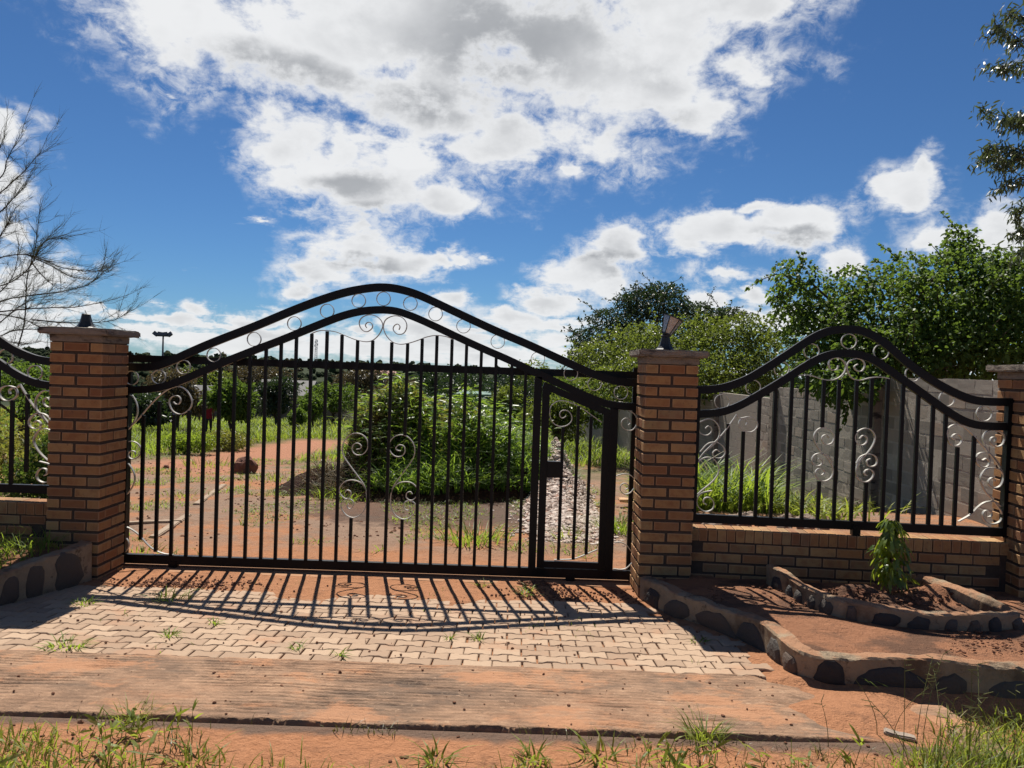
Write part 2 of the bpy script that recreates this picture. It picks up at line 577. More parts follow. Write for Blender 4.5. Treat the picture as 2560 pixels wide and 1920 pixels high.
def b_ground(t):
    p = geopos(t)
    sp = t.new('ShaderNodeSeparateXYZ', {0: p})
    n1 = t.noise(p, 0.55, 6, 0.6)
    n2 = t.noise(p, 3.0, 6, 0.65)
    n3 = t.noise(p, 24.0, 5, 0.7)
    red = t.mix(n3, (0.25, 0.108, 0.052), (0.47, 0.220, 0.112))
    dull = t.mix(n2, (0.14, 0.10, 0.074), (0.33, 0.22, 0.155))
    yard = t.math('MULTIPLY', t.smooth(sp.outputs[1], 7.6, 9.5), 0.85)
    f = t.smooth(t.math('ADD', n1, t.math('MULTIPLY', t.math('SUBTRACT', n2, 0.5), 0.5)), 0.34, 0.56)
    c = t.mix(t.math('MULTIPLY', f, t.math('ADD', yard, 0.10)), red, dull)
    # humus dark ground in the field beyond, forest floor in the valley
    fy = t.math('ADD', sp.outputs[1], t.math('MULTIPLY', t.math('SUBTRACT', n1, 0.5), 14.0))
    c = t.mix(t.math('MULTIPLY', t.smooth(fy, 17, 24), 0.75), c, (0.075, 0.085, 0.030))
    c = t.mix(t.smooth(fy, 60, 75), c, (0.022, 0.034, 0.014))
    # trodden red path across the field
    bx = t.math('ADD', sp.outputs[0], t.math('MULTIPLY', t.math('SUBTRACT', n1, 0.5), 2.0))
    pth = t.math('MULTIPLY', t.smooth(t.math('ABSOLUTE', t.math('ADD', bx, 7.4)), 1.9, 0.9), t.math('MULTIPLY', t.smooth(sp.outputs[1], 15, 18), t.smooth(sp.outputs[1], 34, 31)))
    c = t.mix(t.math('MULTIPLY', pth, 0.9), c, (0.36, 0.165, 0.10))
    # damp dark earth washed down in front of the mound
    mv = t.vmath('LENGTH', t.vmath('MULTIPLY', t.vmath('SUBTRACT', p, (-0.9, 12.0, 0)), (0.42, 0.55, 0)))
    c = t.mix(t.math('MULTIPLY', t.smooth(t.math('ADD', mv, t.math('MULTIPLY', t.math('SUBTRACT', n2, 0.5), 1.6)), 1.15, 0.75), 0.8), c, (0.085, 0.060, 0.048))
    # cement washed out in front of the apron
    fr_ = t.math('ADD', sp.outputs[1], t.math('MULTIPLY', t.math('SUBTRACT', n2, 0.5), 0.30))
    c = t.mix(t.math('MULTIPLY', t.math('MULTIPLY', t.smooth(fr_, 3.68, 3.76), t.smooth(fr_, 3.93, 3.88)), 0.85), c, (0.105, 0.080, 0.064))
    # fine crumbs
    sc = t.new('ShaderNodeTexVoronoi', {'Vector': p, 'Scale': 75.0})
    crumb = t.smooth(sc.outputs['Distance'], 0.16, 0.05)
    c = t.mix(t.math('MULTIPLY', crumb, t.smooth(n2, 0.46, 0.62)), c, (0.11, 0.055, 0.034))
    n4 = t.noise(p, 8.0, 6, 0.72)
    c = t.mix(t.math('MULTIPLY', t.smooth(n4, 0.52, 0.72), 0.55), c, (0.13, 0.07, 0.045))
    h = t.math('ADD', t.math('ADD', t.math('MULTIPLY', n3, 0.5), t.math('MULTIPLY', t.noise(p, 90.0, 3, 0.6), 0.2)), t.math('MULTIPLY', n4, 1.0))
    return pbsdf(t, c, 0.95, 0.08, 0, h, 0.05, 0.9)


M_GROUND = mat('red_soil', b_ground)
g_me = mesh_np('ground', np.stack([GX, GY, GZ], -1).reshape(-1, 3), grid_faces(len(gy), len(gx)), True)
link('ground', g_me, M_GROUND, kind='structure')

# ------------------------------------------------------------------ driveway of dog-bone pavers
PL, PP = 0.192, 0.128


def paver_mesh():
    n = 12
    amp = 0.011
    xs = np.linspace(-PL / 2 + 0.0045, PL / 2 - 0.0045, n + 1)
    u = xs / (PL / 2)

    def wave(x):          # ends wide, waist narrow
        a = np.abs(x) / (PL / 2)
        return amp * (sstep(a, 0.32, 0.62) * 2 - 1)
    yt = PP / 2 - 0.0050 + wave(xs)
    yt = np.minimum(yt, 10)
    top = [(x, y) for x, y in zip(xs, yt)]
    outline = [(x, -y) for x, y in top] + [(x, y) for x, y in reversed(top)]
    m = MB()
    N = len(outline)
    O = np.array(outline)
    inn = O * np.array([1 - 0.006 / (PL / 2), 1 - 0.006 / (PP / 2)])
    V = np.concatenate([np.c_[O, np.full(N, -0.05)], np.c_[O, np.full(N, -0.005)], np.c_[inn, np.zeros(N)]])
    k = np.arange(N)
    k2 = (k + 1) % N
    F = np.concatenate([np.stack([k, k2, N + k2, N + k], 1), np.stack([N + k, N + k2, 2 * N + k2, 2 * N + k], 1)])
    # top as a strip of quads
    h = n + 1
    q = []
    for i in range(n):
        q.append((2 * N + i, 2 * N + i + 1, 2 * N + N - 2 - i, 2 * N + N - 1 - i))
    m.add(V, [F, np.array(q)])
    return m.mesh('paver')


def b_paver(t):
    v = geopos(t)
    info = t.new('ShaderNodeObjectInfo')
    n = t.noise(v, 60.0, 5, 0.7)
    n2 = t.noise(v, 3.0, 4, 0.6)
    base = t.mix(info.outputs['Random'], (0.33, 0.222, 0.150), (0.48, 0.340, 0.232))
    c = t.mix(t.math('MULTIPLY', n, 0.5), base, (0.17, 0.12, 0.085))
    c = t.mix(t.math('MULTIPLY', t.smooth(n2, 0.5, 0.78), 0.7), c, (0.36, 0.19, 0.11))
    return pbsdf(t, c, 0.9, 0.15, 0, n, 0.004, 0.8)


M_PAVER = mat('concrete_paver', b_paver)
drive = bpy.data.objects.new('driveway', None)
COL.objects.link(drive)
drive['kind'] = 'structure'
drive['label'] = 'zigzag paved driveway in front of the black gate'
pv = paver_mesh()
pv.materials.append(M_PAVER)
cand = []
rows = 14
for r in range(rows):
    Yc = 4.80 + PP * (r + 0.5)
    for c in range(-25, 14):
        Xc = (c + (0.5 if r % 2 else 0.0)) * PL + 0.03 + 0.004 * math.sin(r * 2.1)
        if Xc < -4.05 + (Yc - 5) * 0.16 or Xc > kerb_right_x(Yc) - 0.10:
            continue
        cand.append((Yc, Xc))
cand.sort(key=lambda c: (abs(c[1]) > 0.70 * c[0] + 0.1, c[0]))
rest = MB()
pvV = np.array([v.co[:] for v in pv.vertices])
pvF = [np.array([list(p.vertices) for p in pv.polygons if len(p.vertices) == 4])]
for i, (Yc, Xc) in enumerate(cand):
    zc = float(base_h(Xc, Yc)) + random.uniform(-0.002, 0.0035)
    sag = 0.012 * fbm(Xc, Yc, 0.8, 2, 3)
    rx, ry = random.gauss(0, 0.008) - 0.06, random.gauss(0, 0.006)
    rz = random.gauss(0, 0.008)
    if i < 300:
        o = link('paver', pv, None, drive, (Xc + random.gauss(0, 0.002), Yc + random.gauss(0, 0.0015), zc + sag))
        o.rotation_euler = (rx, ry, rz)
    else:
        Mx = np.array(Matrix.Rotation(rz, 3, 'Z') @ Matrix.Rotation(rx, 3, 'X'))
        rest.add(pvV @ Mx.T + np.array((Xc, Yc, zc + sag)), pvF)
if rest.n:
    rest.build('paver_rows', M_PAVER, drive, kind='stuff')

# ------------------------------------------------------------------ brushed concrete apron
ax = np.arange(-4.6, 2.66, 0.03)
ay = np.arange(3.80, 4.85, 0.0085)
AX, AY = np.meshgrid(ax, ay)
wob = 0.03 * vfbm(AX, AY, 0.9, 3) + 0.012 * vfbm(AX * 1.0, AY, 4, 2)
ph = (AY + wob * 1.1) / 0.046
groove = np.abs(((ph + 0.30 * vfbm(AX * 1.3, AY * 5, 1.0, 3)) % 1) - 0.5) * 2
groove = np.clip(groove + 0.5 * vfbm(AX * 9, AY * 60, 1.0, 2), 0, 1)
keep = sstep(vfbm(AX * 0.9, AY * 2.2, 1.1, 4), -0.15, 0.25) * sstep(vfbm(AX * 3.0 + 5, AY * 14, 1.0, 3), -0.35, 0.15)
AZ = base_h(AX, AY) + 0.012 * (groove ** 0.5 - 0.7) * keep + 0.009 * vfbm(AX * 0.8, AY, 3.0, 4) + 0.002 * vfbm(AX, AY, 30, 2)
front = 3.875 + 0.06 * vfbm(AX, AX * 0 + 2.0, 1.3, 4) + 0.03 * vfbm(AX, AX * 0 + 5, 9, 2)
AZ = AZ - 0.07 * (1 - sstep(AY, front - 0.012 - 0.05 * np.clip(vfbm(AX, AX * 0 + 9, 0.8, 2) + 0.2, 0, 1), front))
rightend = 2.0 + 0.30 * vfbm(AY * 2.0, AY * 0 + 1, 2.0, 3) - (AY - 4.2) * 0.3
AZ = AZ - 0.06 * sstep(AX, rightend - 0.35, rightend + 0.25)
AZ = AZ + 0.003 - 0.04 * sstep(AY + 0.012 * vfbm(AX, AY * 0, 6.0, 3), 4.815, 4.83)


def b_apron(t):
    v = geopos(t)
    n = t.noise(t.scaled(v, (1.0, 1.5, 1.0)), 3.0, 8, 0.72, 0.3)
    n2 = t.noise(t.scaled(v, (0.6, 1.5, 1)), 1.3, 6, 0.66)
    n7 = t.noise(v, 16.0, 8, 0.78)
    n3 = t.noise(v, 60, 4, 0.7)
    at_ = t.new('ShaderNodeAttribute', attribute_name='groove').outputs['Fac']
    c = t.mix(t.smooth(n, 0.3, 0.7), (0.22, 0.135, 0.088), (0.50, 0.305, 0.190))
    c = t.mix(t.math('MULTIPLY', t.smooth(n2, 0.52, 0.72), 0.75), c, (0.38, 0.185, 0.10))
    c = t.mix(t.math('MULTIPLY', t.smooth(n2, 0.50, 0.30), 0.75), c, (0.095, 0.080, 0.068))
    c = t.mix(t.math('MULTIPLY', n3, 0.35), c, (0.10, 0.065, 0.045))
    c = t.mix(t.math('MULTIPLY', t.smooth(n7, 0.56, 0.70), 0.75), c, (0.085, 0.060, 0.046))
    c = t.mix(t.math('MULTIPLY', t.smooth(n7, 0.44, 0.33), 0.5), c, (0.56, 0.37, 0.24))
    c = t.mix(t.math('MULTIPLY', at_, 0.80), c, (0.060, 0.040, 0.030))
    n8 = t.noise(t.scaled(v, (1.0, 1.8, 1)), 1.9, 6, 0.7)
    c = t.mix(t.math('MULTIPLY', t.smooth(n8, 0.50, 0.60), 0.75), c, t.mix(n7, (0.36, 0.170, 0.088), (0.52, 0.27, 0.15)))
    h = t.math('ADD', t.math('MULTIPLY', t.noise(t.scaled(v, (3.0, 10, 1)), 2.0, 6, 0.7, 0.5), 0.35), t.math('MULTIPLY', t.noise(v, 35, 6, 0.75), 0.8))
    return pbsdf(t, c, 0.93, 0.1, 0, h, 0.02, 1.0)


M_APRON = mat('brushed_concrete', b_apron)
ap_me = mesh_np('apron', np.stack([AX, AY, AZ], -1).reshape(-1, 3), grid_faces(len(ay), len(ax)), True)
ap_me.attributes.new('groove', 'FLOAT', 'POINT').data.foreach_set('value', (np.clip(1.1 - 2.4 * groove, 0, 1) * (0.30 + 0.70 * keep)).ravel().astype(np.float32))
link('apron', ap_me, M_APRON, kind='structure',
     label='brushed concrete apron between the pavers and the road verge')

# ------------------------------------------------------------------ bricks and pillars
BL, BW, BH, CP = 0.2195, 0.107, 0.0745, 0.0995
PW = 0.465


def b_brick(t):
    v = objco(t)
    info = t.new('ShaderNodeObjectInfo')
    rnd = info.outputs['Random']
    sp = t.new('ShaderNodeSeparateXYZ', {0: v})
    a = t.math('SUBTRACT', BL / 2, t.math('ABSOLUTE', sp.outputs[0]))
    b = t.math('SUBTRACT', BW / 2, t.math('ABSOLUTE', sp.outputs[1]))
    c = t.math('SUBTRACT', BH / 2, t.math('ABSOLUTE', sp.outputs[2]))
    med = t.math('MAXIMUM', t.math('MINIMUM', a, b), t.math('MINIMUM', t.math('MAXIMUM', a, b), c))
    w = t.vmath('ADD', v, t.vmath('MULTIPLY', info.outputs['Location'], (3.1, 5.7, 4.3)))
    n = t.noise(w, 9.0, 5, 0.6)
    n2 = t.noise(w, 120.0, 3, 0.6)
    base = t.ramp(rnd, [(0.0, (0.20, 0.090, 0.041)), (0.25, (0.31, 0.150, 0.060)), (0.5, (0.365, 0.200, 0.080)), (0.75, (0.40, 0.248, 0.106)), (0.9, (0.29, 0.200, 0.092)), (1.0, (0.20, 0.118, 0.062))])
    flash = t.mix(t.math('MULTIPLY', t.smooth(n, 0.40, 0.68), 0.6), base, (0.20, 0.075, 0.035))
    halo = t.smooth(med, 0.012, 0.003)
    lightc = t.mix(0.5, base, (0.50, 0.32, 0.19))
    cc = t.mix(t.math('MULTIPLY', halo, 0.65), flash, lightc)
    n5 = t.noise(w, 26.0, 6, 0.72)
    cc = t.mix(t.math('MULTIPLY', t.smooth(n5, 0.58, 0.70), 0.65), cc, (0.10, 0.066, 0.048))
    n6 = t.noise(t.new('ShaderNodeNewGeometry').outputs['Position'], 2.2, 5, 0.65)
    cc = t.mix(t.math('MULTIPLY', t.smooth(n6, 0.5, 0.75), 0.35), cc, (0.30, 0.20, 0.13))
    cc = t.mix(t.math('MULTIPLY', n2, 0.3), cc, (0.22, 0.10, 0.05))
    return pbsdf(t, cc, 0.85, 0.2, 0, n2, 0.0025, 0.7)


M_BRICK = mat('face_brick', b_brick)
M_MORTAR = m_simple('mortar', (0.070, 0.050, 0.038), 0.95, 0.1, 0, 0.35, 30, 0.006)


def b_conc(t):
    v = geopos(t)
    n = t.noise(v, 14.0, 6, 0.65)
    n2 = t.noise(t.scaled(v, (1, 1, 3)), 4.0, 5, 0.65)
    c = t.mix(n, (0.15, 0.125, 0.10), (0.28, 0.24, 0.195))
    c = t.mix(t.smooth(n2, 0.50, 0.68), c, (0.055, 0.045, 0.04))
    return pbsdf(t, c, 0.93, 0.12, 0, t.noise(v, 60, 5, 0.65), 0.008, 1.0)


M_CAP = mat('weathered_concrete', b_conc)
brick_me = bevel_box('brick', (BL, BW, BH), 0.003)
brick_me.materials.append(M_BRICK)


def place_brick(x, y, z, along='x', parent=None, jit=0.0015):
    o = link('brick', brick_me, None, parent, (x + random.gauss(0, jit), y + random.gauss(0, jit), z + random.gauss(0, jit * 0.7)))
    rz = {'x': 0, 'y': R(90)}[along] + (math.pi if random.random() < 0.5 else 0)
    o.rotation_euler = (random.gauss(0, 0.004), random.gauss(0, 0.004), rz + random.gauss(0, 0.004))
    return o


def rough_box_mesh(d, seg, amp, seed, bev=0.01):
    bm = bmesh.new()
    bmesh.ops.create_cube(bm, size=1.0)
    for v in bm.verts:
        v.co = Vector((v.co.x * d[0], v.co.y * d[1], v.co.z * d[2]))
    bmesh.ops.bevel(bm, geom=bm.edges[:], offset=bev, segments=2, affect='EDGES')
    long = [e for e in bm.edges if e.calc_length() > 0.1]
    bmesh.ops.subdivide_edges(bm, edges=long, cuts=seg, use_grid_fill=True)
    for v in bm.verts:
        n = mnoise.noise_vector(v.co * 14 + Vector((seed, seed * 2, 0)))
        n2 = mnoise.noise_vector(v.co * 45 + Vector((seed, 0, seed)))
        v.co += n * amp + n2 * amp * 0.5
    me = bpy.data.meshes.new('rough')
    bm.to_mesh(me)
    bm.free()
    return me


def pillar(x0, y0, label, rotz=0.0, courses=21, zb=0.0):
    """x0,y0: front left corner"""
    t = thing('brick_pillar', label, 'pillar', (x0, y0, zb), 'brick pillars of the gateway', rotz)
    h = courses * CP
    MB().box((PW / 2, PW / 2, h / 2 - 0.1), (PW - 0.022, PW - 0.022, h + 0.2)).build('mortar_core', M_MORTAR, t)
    e = BW / 2
    for k in range(-2, courses):
        z = (k + 0.5) * CP + 0.004
        if k % 2:
            for yy in (e, PW - e):
                for xx in (BL / 2, PW - BL / 2):
                    place_brick(xx, yy, z, 'x', t)
            for xx in (e, PW - e):
                place_brick(xx, PW / 2, z, 'y', t)
        else:
            for xx in (e, PW - e):
                for yy in (BL / 2, PW - BL / 2):
                    place_brick(xx, yy, z, 'y', t)
            for yy in (e, PW - e):
                place_brick(PW / 2, yy, z, 'x', t)
    nk = link('cap_neck', rough_box_mesh((PW + 0.01, PW + 0.01, 0.065), 7, 0.004, x0, 0.006), M_CAP, t, (PW / 2, PW / 2, h + 0.030))
    cp = link('cap_slab', rough_box_mesh((PW + 0.15, PW + 0.15, 0.062), 8, 0.008, x0 + 3, 0.012), M_CAP, t, (PW / 2, PW / 2, h + 0.062 + 0.030))
    t['top'] = h + 0.123
    return t


XL, XR, YP = -4.09, 1.18, 6.8
p_left = pillar(XL, YP, 'brick gate pillar with a broken lamp stub on its cap', 0, 21, 0.02)
p_right = pillar(XR, YP, 'brick gate pillar carrying the tilted black lantern')
WYAW = R(-4.0)
p_far = pillar(4.37, 6.52, 'brick pillar at the right edge ending the black fence panel', WYAW, 21, -0.03)

# ------------------------------------------------------------------ iron work
def b_black(t):
    v = geopos(t)
    n = t.noise(v, 20.0, 6, 0.65)
    n2 = t.noise(v, 2.0, 4, 0.6)
    c = t.mix(n, (0.0035, 0.0036, 0.0045), (0.009, 0.009, 0.0095))
    c = t.mix(t.math('MULTIPLY', t.smooth(n2, 0.5, 0.8), 0.4), c, (0.020, 0.014, 0.011))
    return pbsdf(t, c, t.smooth(n, 0.2, 0.8, 0.30, 0.50), 0.16, 0, t.noise(v, 160, 3), 0.0012, 0.6)


M_IRON = mat('black_gate_paint', b_black)


def b_scroll(t):
    v = geopos(t)
    n = t.noise(v, 25.0, 5, 0.65)
    c = t.mix(n, (0.26, 0.24, 0.20), (0.58, 0.55, 0.48))
    return pbsdf(t, c, 0.36, 0.5, 0.35, t.noise(v, 160, 3), 0.0012, 0.5)


M_SCROLL = mat('worn_scroll_paint', b_scroll)
YN = Vector((0, 1, 0))
YG = 7.36
G = lambda x, y: at(x, y, YG)
gate = thing('sliding_gate', 'wide black sliding gate with arched top rails and a wicket door', 'gate', (0, 0, 0))


def px(crop, pts, scale=3.456):
    return [(crop[0] + x / scale, crop[1] + y / scale) for x, y in pts]


C1, C2, C3, C4, C5, C6 = (0, 760), (0, 1160), (640, 680), (640, 1080), (1200, 720), (1200, 1120)
UP = [(250, 915), (315, 916), (361.7, 918.5), (405, 912.5), (463, 886.5), (521, 861), (578.7, 838.5), (640, 815), (698, 790.5), (756, 766.8), (813.6, 746), (871.5, 728.7), (929, 719.6),
      (958, 718.6), (987, 720.8), (1030.6, 731.5), (1074, 749.5), (1131.9, 777), (1189.8, 804.2), (1247.6, 830.8), (1315.7, 859), (1373.6, 886), (1431.5, 912.4), (1489, 938), (1532.8, 951), (1561.7, 955.5), (1590.6, 957), (1650, 958.5)]
LO = [(250, 972), (315, 973.5), (361.7, 974.2), (405, 967.5), (440, 957), (492, 935.5), (549.8, 910), (607.6, 887), (640, 874.2), (697.9, 852.6), (755.7, 829), (813.6, 805.5), (857, 789.4), (900.4, 778.4),
      (943.8, 774.6), (972.8, 775.5), (1001.7, 780.4), (1045, 796.5), (1103, 823.4), (1160.8, 850.7), (1218.7, 877), (1257.9, 893.5), (1315.7, 920.5), (1373.6, 947.5), (1431.5, 974.6), (1489, 1000), (1518, 1009.5), (1547, 1014.7), (1590, 1017), (1650, 1018.5)]
up_w = smooth_path(catmull([G(*p) for p in UP], 5), 6)
lo_w = smooth_path(catmull([G(*p) for p in LO], 5), 6)
MB().sweep(up_w, YN, 0.074, 0.05).build('upper_arch', M_IRON, gate)
MB().sweep(lo_w, YN, 0.070, 0.05).build('lower_arch', M_IRON, gate)
zb_t, zb_b = 0.100, 0.014
xg0, xg1 = -3.86, 1.36
MB().box(((xg0 + xg1) / 2, YG, (zb_t + zb_b) / 2), (xg1 - xg0, 0.05, zb_t - zb_b)).build('bottom_rail', M_IRON, gate)


def arch_z(path, x, below):
    return float(np.interp(x, path[:, 0], path[:, 2])) - below


BARW = 0.029
bar_x = [(353.6, 1276), (392, 1276), (429.7, 1276), (467.3, 1276), (504.3, 1276), (541, 1276), (578, 1276), (615.5, 1276),
         (653.9, 1311), (690.6, 1311), (728.2, 1311), (766.4, 1311), (804, 1311), (841.7, 1311), (877.3, 1311), (918.4, 1311), (965.5, 1311), (1005.2, 1311), (1041.6, 1311), (1078.4, 1311), (1116, 1311), (1152, 1311),
         (1189, 1311), (1226.8, 1311), (1269, 1236), (1304, 1236)]
top_curve_L = [G(*p) for p in px(C3, [(480, 532), (560, 505), (680, 515), (760, 545), (860, 585), (950, 603), (1010, 590)])]
top_curve_R = [G(*p) for p in px(C3, [(1700, 580), (1640, 558), (1560, 548), (1480, 560), (1400, 590), (1320, 615), (1245, 625), (1180, 605)])]
tc_x = [p.x for p in top_curve_L] + [p.x for p in reversed(top_curve_R)]
tc_z = [p.z for p in top_curve_L] + [p.z for p in reversed(top_curve_R)]


def add_bar(x, z0, z1, parent, Y=YG, w=BARW, nm='bar', yaw=0.0):
    o = MB().box((0, 0, 0), (w, w, z1 - z0)).build(nm, M_IRON, parent)
    o.location = (x, Y, (z0 + z1) / 2)
    o.rotation_euler = (0, random.gauss(0, 0.0015), yaw)
    return o


special_top = {0: 1038, 1: 1003, 2: 1035, 3: 1027}
special_bot = {0: 1349, 1: 1379}
for i, (bx, by) in enumerate(bar_x):
    X = G(bx, by).x
    z1 = arch_z(lo_w, X, 0.025)
    if tc_x[0] < X < tc_x[-1]:
        z1 = min(z1, float(np.interp(X, tc_x, tc_z)) - 0.003)
    if i in special_top:
        z1 = G(bx, special_top[i]).z
    z0 = zb_t - 0.004
    if i in special_bot:
        z0 = G(bx, special_bot[i]).z
    if i in (14, 17):        # interrupted by the S-scrolls
        zt = G(bx, 1078 if i == 14 else 1088).z
        zl = G(bx, 1295 if i == 14 else 1298).z
        add_bar(X + (0.012 if i == 14 else 0.0), zt, z1, gate)
        add_bar(X, z0, zl, gate)
    else:
        add_bar(X, z0, z1, gate)
# stiles
sl = G(316, 1200).x
MB().box((sl - 0.012, YG, (0.1 + 1.70) / 2), (0.05, 0.05, 1.6)).build('stile', M_IRON, gate)
xp = G(1335, 1250).x
MB().box((xp, YG, (zb_t + arch_z(lo_w, xp, 0.03)) / 2), (0.072, 0.05, arch_z(lo_w, xp, 0.03) - zb_t)).build('stile', M_IRON, gate)
xq = G(1527, 1250).x
MB().box((xq, YG, (zb_t + arch_z(lo_w, xq, 0.03)) / 2), (0.078, 0.05, arch_z(lo_w, xq, 0.03) - zb_t)).build('stile', M_IRON, gate)
ring_me = None
RINGS = [(329, 944.6), (397, 942.3), (459, 917.7), (534.7, 887.3), (635.5, 848), (736, 808.8), (818, 777.5), (897, 751.8), (959, 747), (1026, 758.7), (1089, 785), (1158.8, 815.4), (1244.5, 854), (1344.7, 897.4), (1427, 933.5), (1486.5, 959.3), (1552.4, 981.3)]


def ring_mesh(r):
    a = np.linspace(0, 2 * np.pi, 29)
    P = np.stack([r * np.cos(a), 0 * a, r * np.sin(a)], 1)
    m = MB()
    T = np.stack([-np.sin(a), 0 * a, np.cos(a)], 1)
    B = np.stack([np.cos(a), 0 * a, np.sin(a)], 1)
    t_, d_ = 0.006, 0.022
    n = len(P)
    nr = np.array((0, 1.0, 0))
    ring = np.stack([P + B * t_ / 2 + nr * d_ / 2, P + B * t_ / 2 - nr * d_ / 2, P - B * t_ / 2 - nr * d_ / 2, P - B * t_ / 2 + nr * d_ / 2], 1)
    i = np.arange(n - 1)[:, None] * 4
    k = np.arange(4)[None]
    F = np.stack([i + k, i + (k + 1) % 4, i + 4 + (k + 1) % 4, i + 4 + k], -1).reshape(-1, 4)
    return mesh_np('ring', ring.reshape(-1, 3), [F])


ring_me = ring_mesh(0.0655)
ring_me.materials.append(M_SCROLL)
for rx_, ry_ in RINGS:
    link('ring', ring_me, None, gate, G(rx_, ry_))


def scroll(pts, parent, proj, nrm=YN, t=0.0075, d=0.025, dy=0.0, nm='scroll'):
    P = smooth_path(catmull([proj(*p) for p in pts], 6), 2)
    return MB().sweep(P, nrm, t, d).build(nm, M_SCROLL, parent)


SCR = [
    px(C3, [(480, 532), (560, 505), (680, 515), (760, 545), (860, 585), (950, 603), (1010, 590), (1060, 545), (1090, 490), (1095, 450), (1075, 410), (1030, 378), (975, 370), (920, 390), (893, 430), (900, 475), (930, 510), (965, 515), (1000, 490), (1008, 460), (990, 437), (962, 437), (945, 460), (957, 482)]),
    px(C3, [(1700, 580), (1640, 558), (1560, 548), (1480, 560), (1400, 590), (1320, 615), (1245, 625), (1180, 605), (1130, 555), (1105, 500), (1102, 460), (1115, 420), (1150, 392), (1205, 378), (1265, 395), (1300, 440), (1300, 490), (1275, 530), (1230, 540), (1195, 515), (1185, 485), (1200, 460), (1225, 450), (1245, 472), (1235, 500)]),
]
S1 = [(868, 150), (900, 143), (910, 120), (882, 97), (845, 105), (830, 140), (843, 180), (880, 200), (930, 188), (965, 140), (965, 80), (930, 30), (870, 10), (810, 25), (762, 80), (745, 150), (765, 220), (820, 300), (880, 380), (930, 450), (950, 510), (957, 570), (950, 640), (915, 705), (850, 740), (790, 725), (747, 680), (735, 630), (755, 595), (795, 580), (830, 590), (845, 620), (830, 655), (802, 662), (786, 640), (797, 622)]
S2 = [(955, 520), (930, 460), (885, 427), (825, 415), (765, 430), (722, 480), (725, 530), (765, 573), (800, 572), (822, 545), (815, 512), (785, 502), (768, 522)]
for S in (S1, S2):
    SCR.append(px(C4, S))
    SCR.append(px(C4, [(2086 - x + 33, y + 14) for x, y in S]))
SCR += [
    px(C1, [(1085, 1100), (1200, 990), (1300, 870), (1400, 775), (1480, 725), (1560, 715), (1620, 755), (1660, 835), (1645, 900), (1590, 943), (1540, 950), (1490, 920), (1464, 860), (1470, 820), (1500, 795), (1540, 795), (1562, 825), (1550, 860), (1520, 865), (1500, 845)]),
    px(C1, [(1095, 780), (1150, 800), (1185, 870), (1188, 950), (1150, 1030), (1090, 1110)]),
    px(C1, [(1080, 1215), (1110, 1190), (1160, 1190), (1205, 1220), (1220, 1270), (1200, 1320), (1150, 1340), (1115, 1325), (1110, 1290), (1130, 1270), (1165, 1275), (1170, 1300)]),
    px(C1, [(1050, 1345), (1110, 1380), (1155, 1450), (1165, 1510), (1150, 1570), (1110, 1630), (1050, 1690)]),
    px(C2, [(1050, 530), (1120, 555), (1200, 610), (1270, 690), (1340, 745), (1420, 775), (1500, 783)]),
    px(C2, [(1050, 628), (1095, 645), (1115, 690), (1105, 730), (1070, 775)]),
    px(C5, [(1195, 1050), (1270, 1052), (1330, 1085), (1355, 1130), (1350, 1185), (1315, 1228), (1260, 1225), (1225, 1190), (1225, 1150), (1255, 1125), (1290, 1135), (1302, 1165), (1280, 1185)]),
    px(C6, [(1175, 242), (1230, 225), (1290, 232), (1335, 270), (1335, 335), (1300, 385), (1250, 400), (1215, 370), (1213, 330), (1240, 305), (1275, 315), (1282, 345), (1255, 360)]),
    px(C6, [(1160, 815), (1220, 815), (1270, 845), (1310, 900)]),
    px(C6, [(1150, 1043), (1220, 1050), (1270, 1035), (1315, 990)]),
]
for S in SCR:
    scroll(S, gate, G)
# wheels
for wx, wy in ((434, 1415), (1425, 1447)):
    X = G(wx, wy).x
    w = MB()
    w.lathe([(0.006, -0.022), (0.045, -0.022), (0.040, -0.006), (0.040, 0.006), (0.045, 0.022), (0.006, 0.022)], (0, 0, 0), 20, Matrix.Rotation(R(90), 3, 'X').to_4x4())
    o = w.build('wheel', M_IRON, gate)
    o.location = (X, YG, 0.012)
    MB().box((X, YG - 0.028, 0.012), (0.07, 0.006, 0.07)).build('wheel_bracket', M_IRON, gate)
# wicket door
dl, dr = G(1356, 1250).x, G(1509, 1250).x
zdt = lambda x: float(np.interp(x, [G(1366, 965).x, G(1510, 1030).x], [G(1366, 966).z, G(1510, 1030).z]))
df = MB()
ztl, ztr = zdt(dl), zdt(dr)
zd0 = G(1430, 1412).z
df.box((dl, YG, (zd0 - 0.036 + ztl) / 2), (0.070, 0.044, ztl - zd0 + 0.03))
df.box((dr, YG, (zd0 - 0.036 + ztr) / 2), (0.066, 0.044, ztr - zd0 + 0.03))
df.sweep([Vector((dl - 0.03, YG, ztl + 0.012)), Vector(((dl + dr) / 2, YG, (ztl + ztr) / 2)), Vector((dr + 0.03, YG, ztr - 0.012))], YN, 0.066, 0.040)
df.box(((dl + dr) / 2, YG, zd0), (dr - dl - 0.06, 0.040, 0.062))
door = df.build('wicket_door', M_IRON, gate)
for bx, yt_, yb_ in ((1403, 1068, 1398), (1441, 1015, 1398), (1473, 1040, 1384)):
    X = G(bx, (yt_ + yb_) / 2 - 40).x
    add_bar(X, G(bx, yb_).z - 0.004, G(bx, yt_).z, door)
scroll(px(C5, [(1050, 1160), (960, 1095), (860, 1025), (760, 982), (680, 975), (622, 1010), (603, 1060), (608, 1120), (640, 1172), (690, 1197), (750, 1188), (790, 1150), (790, 1100), (760, 1062), (715, 1057), (690, 1080), (692, 1110), (715, 1125), (745, 1105)]), door, G)
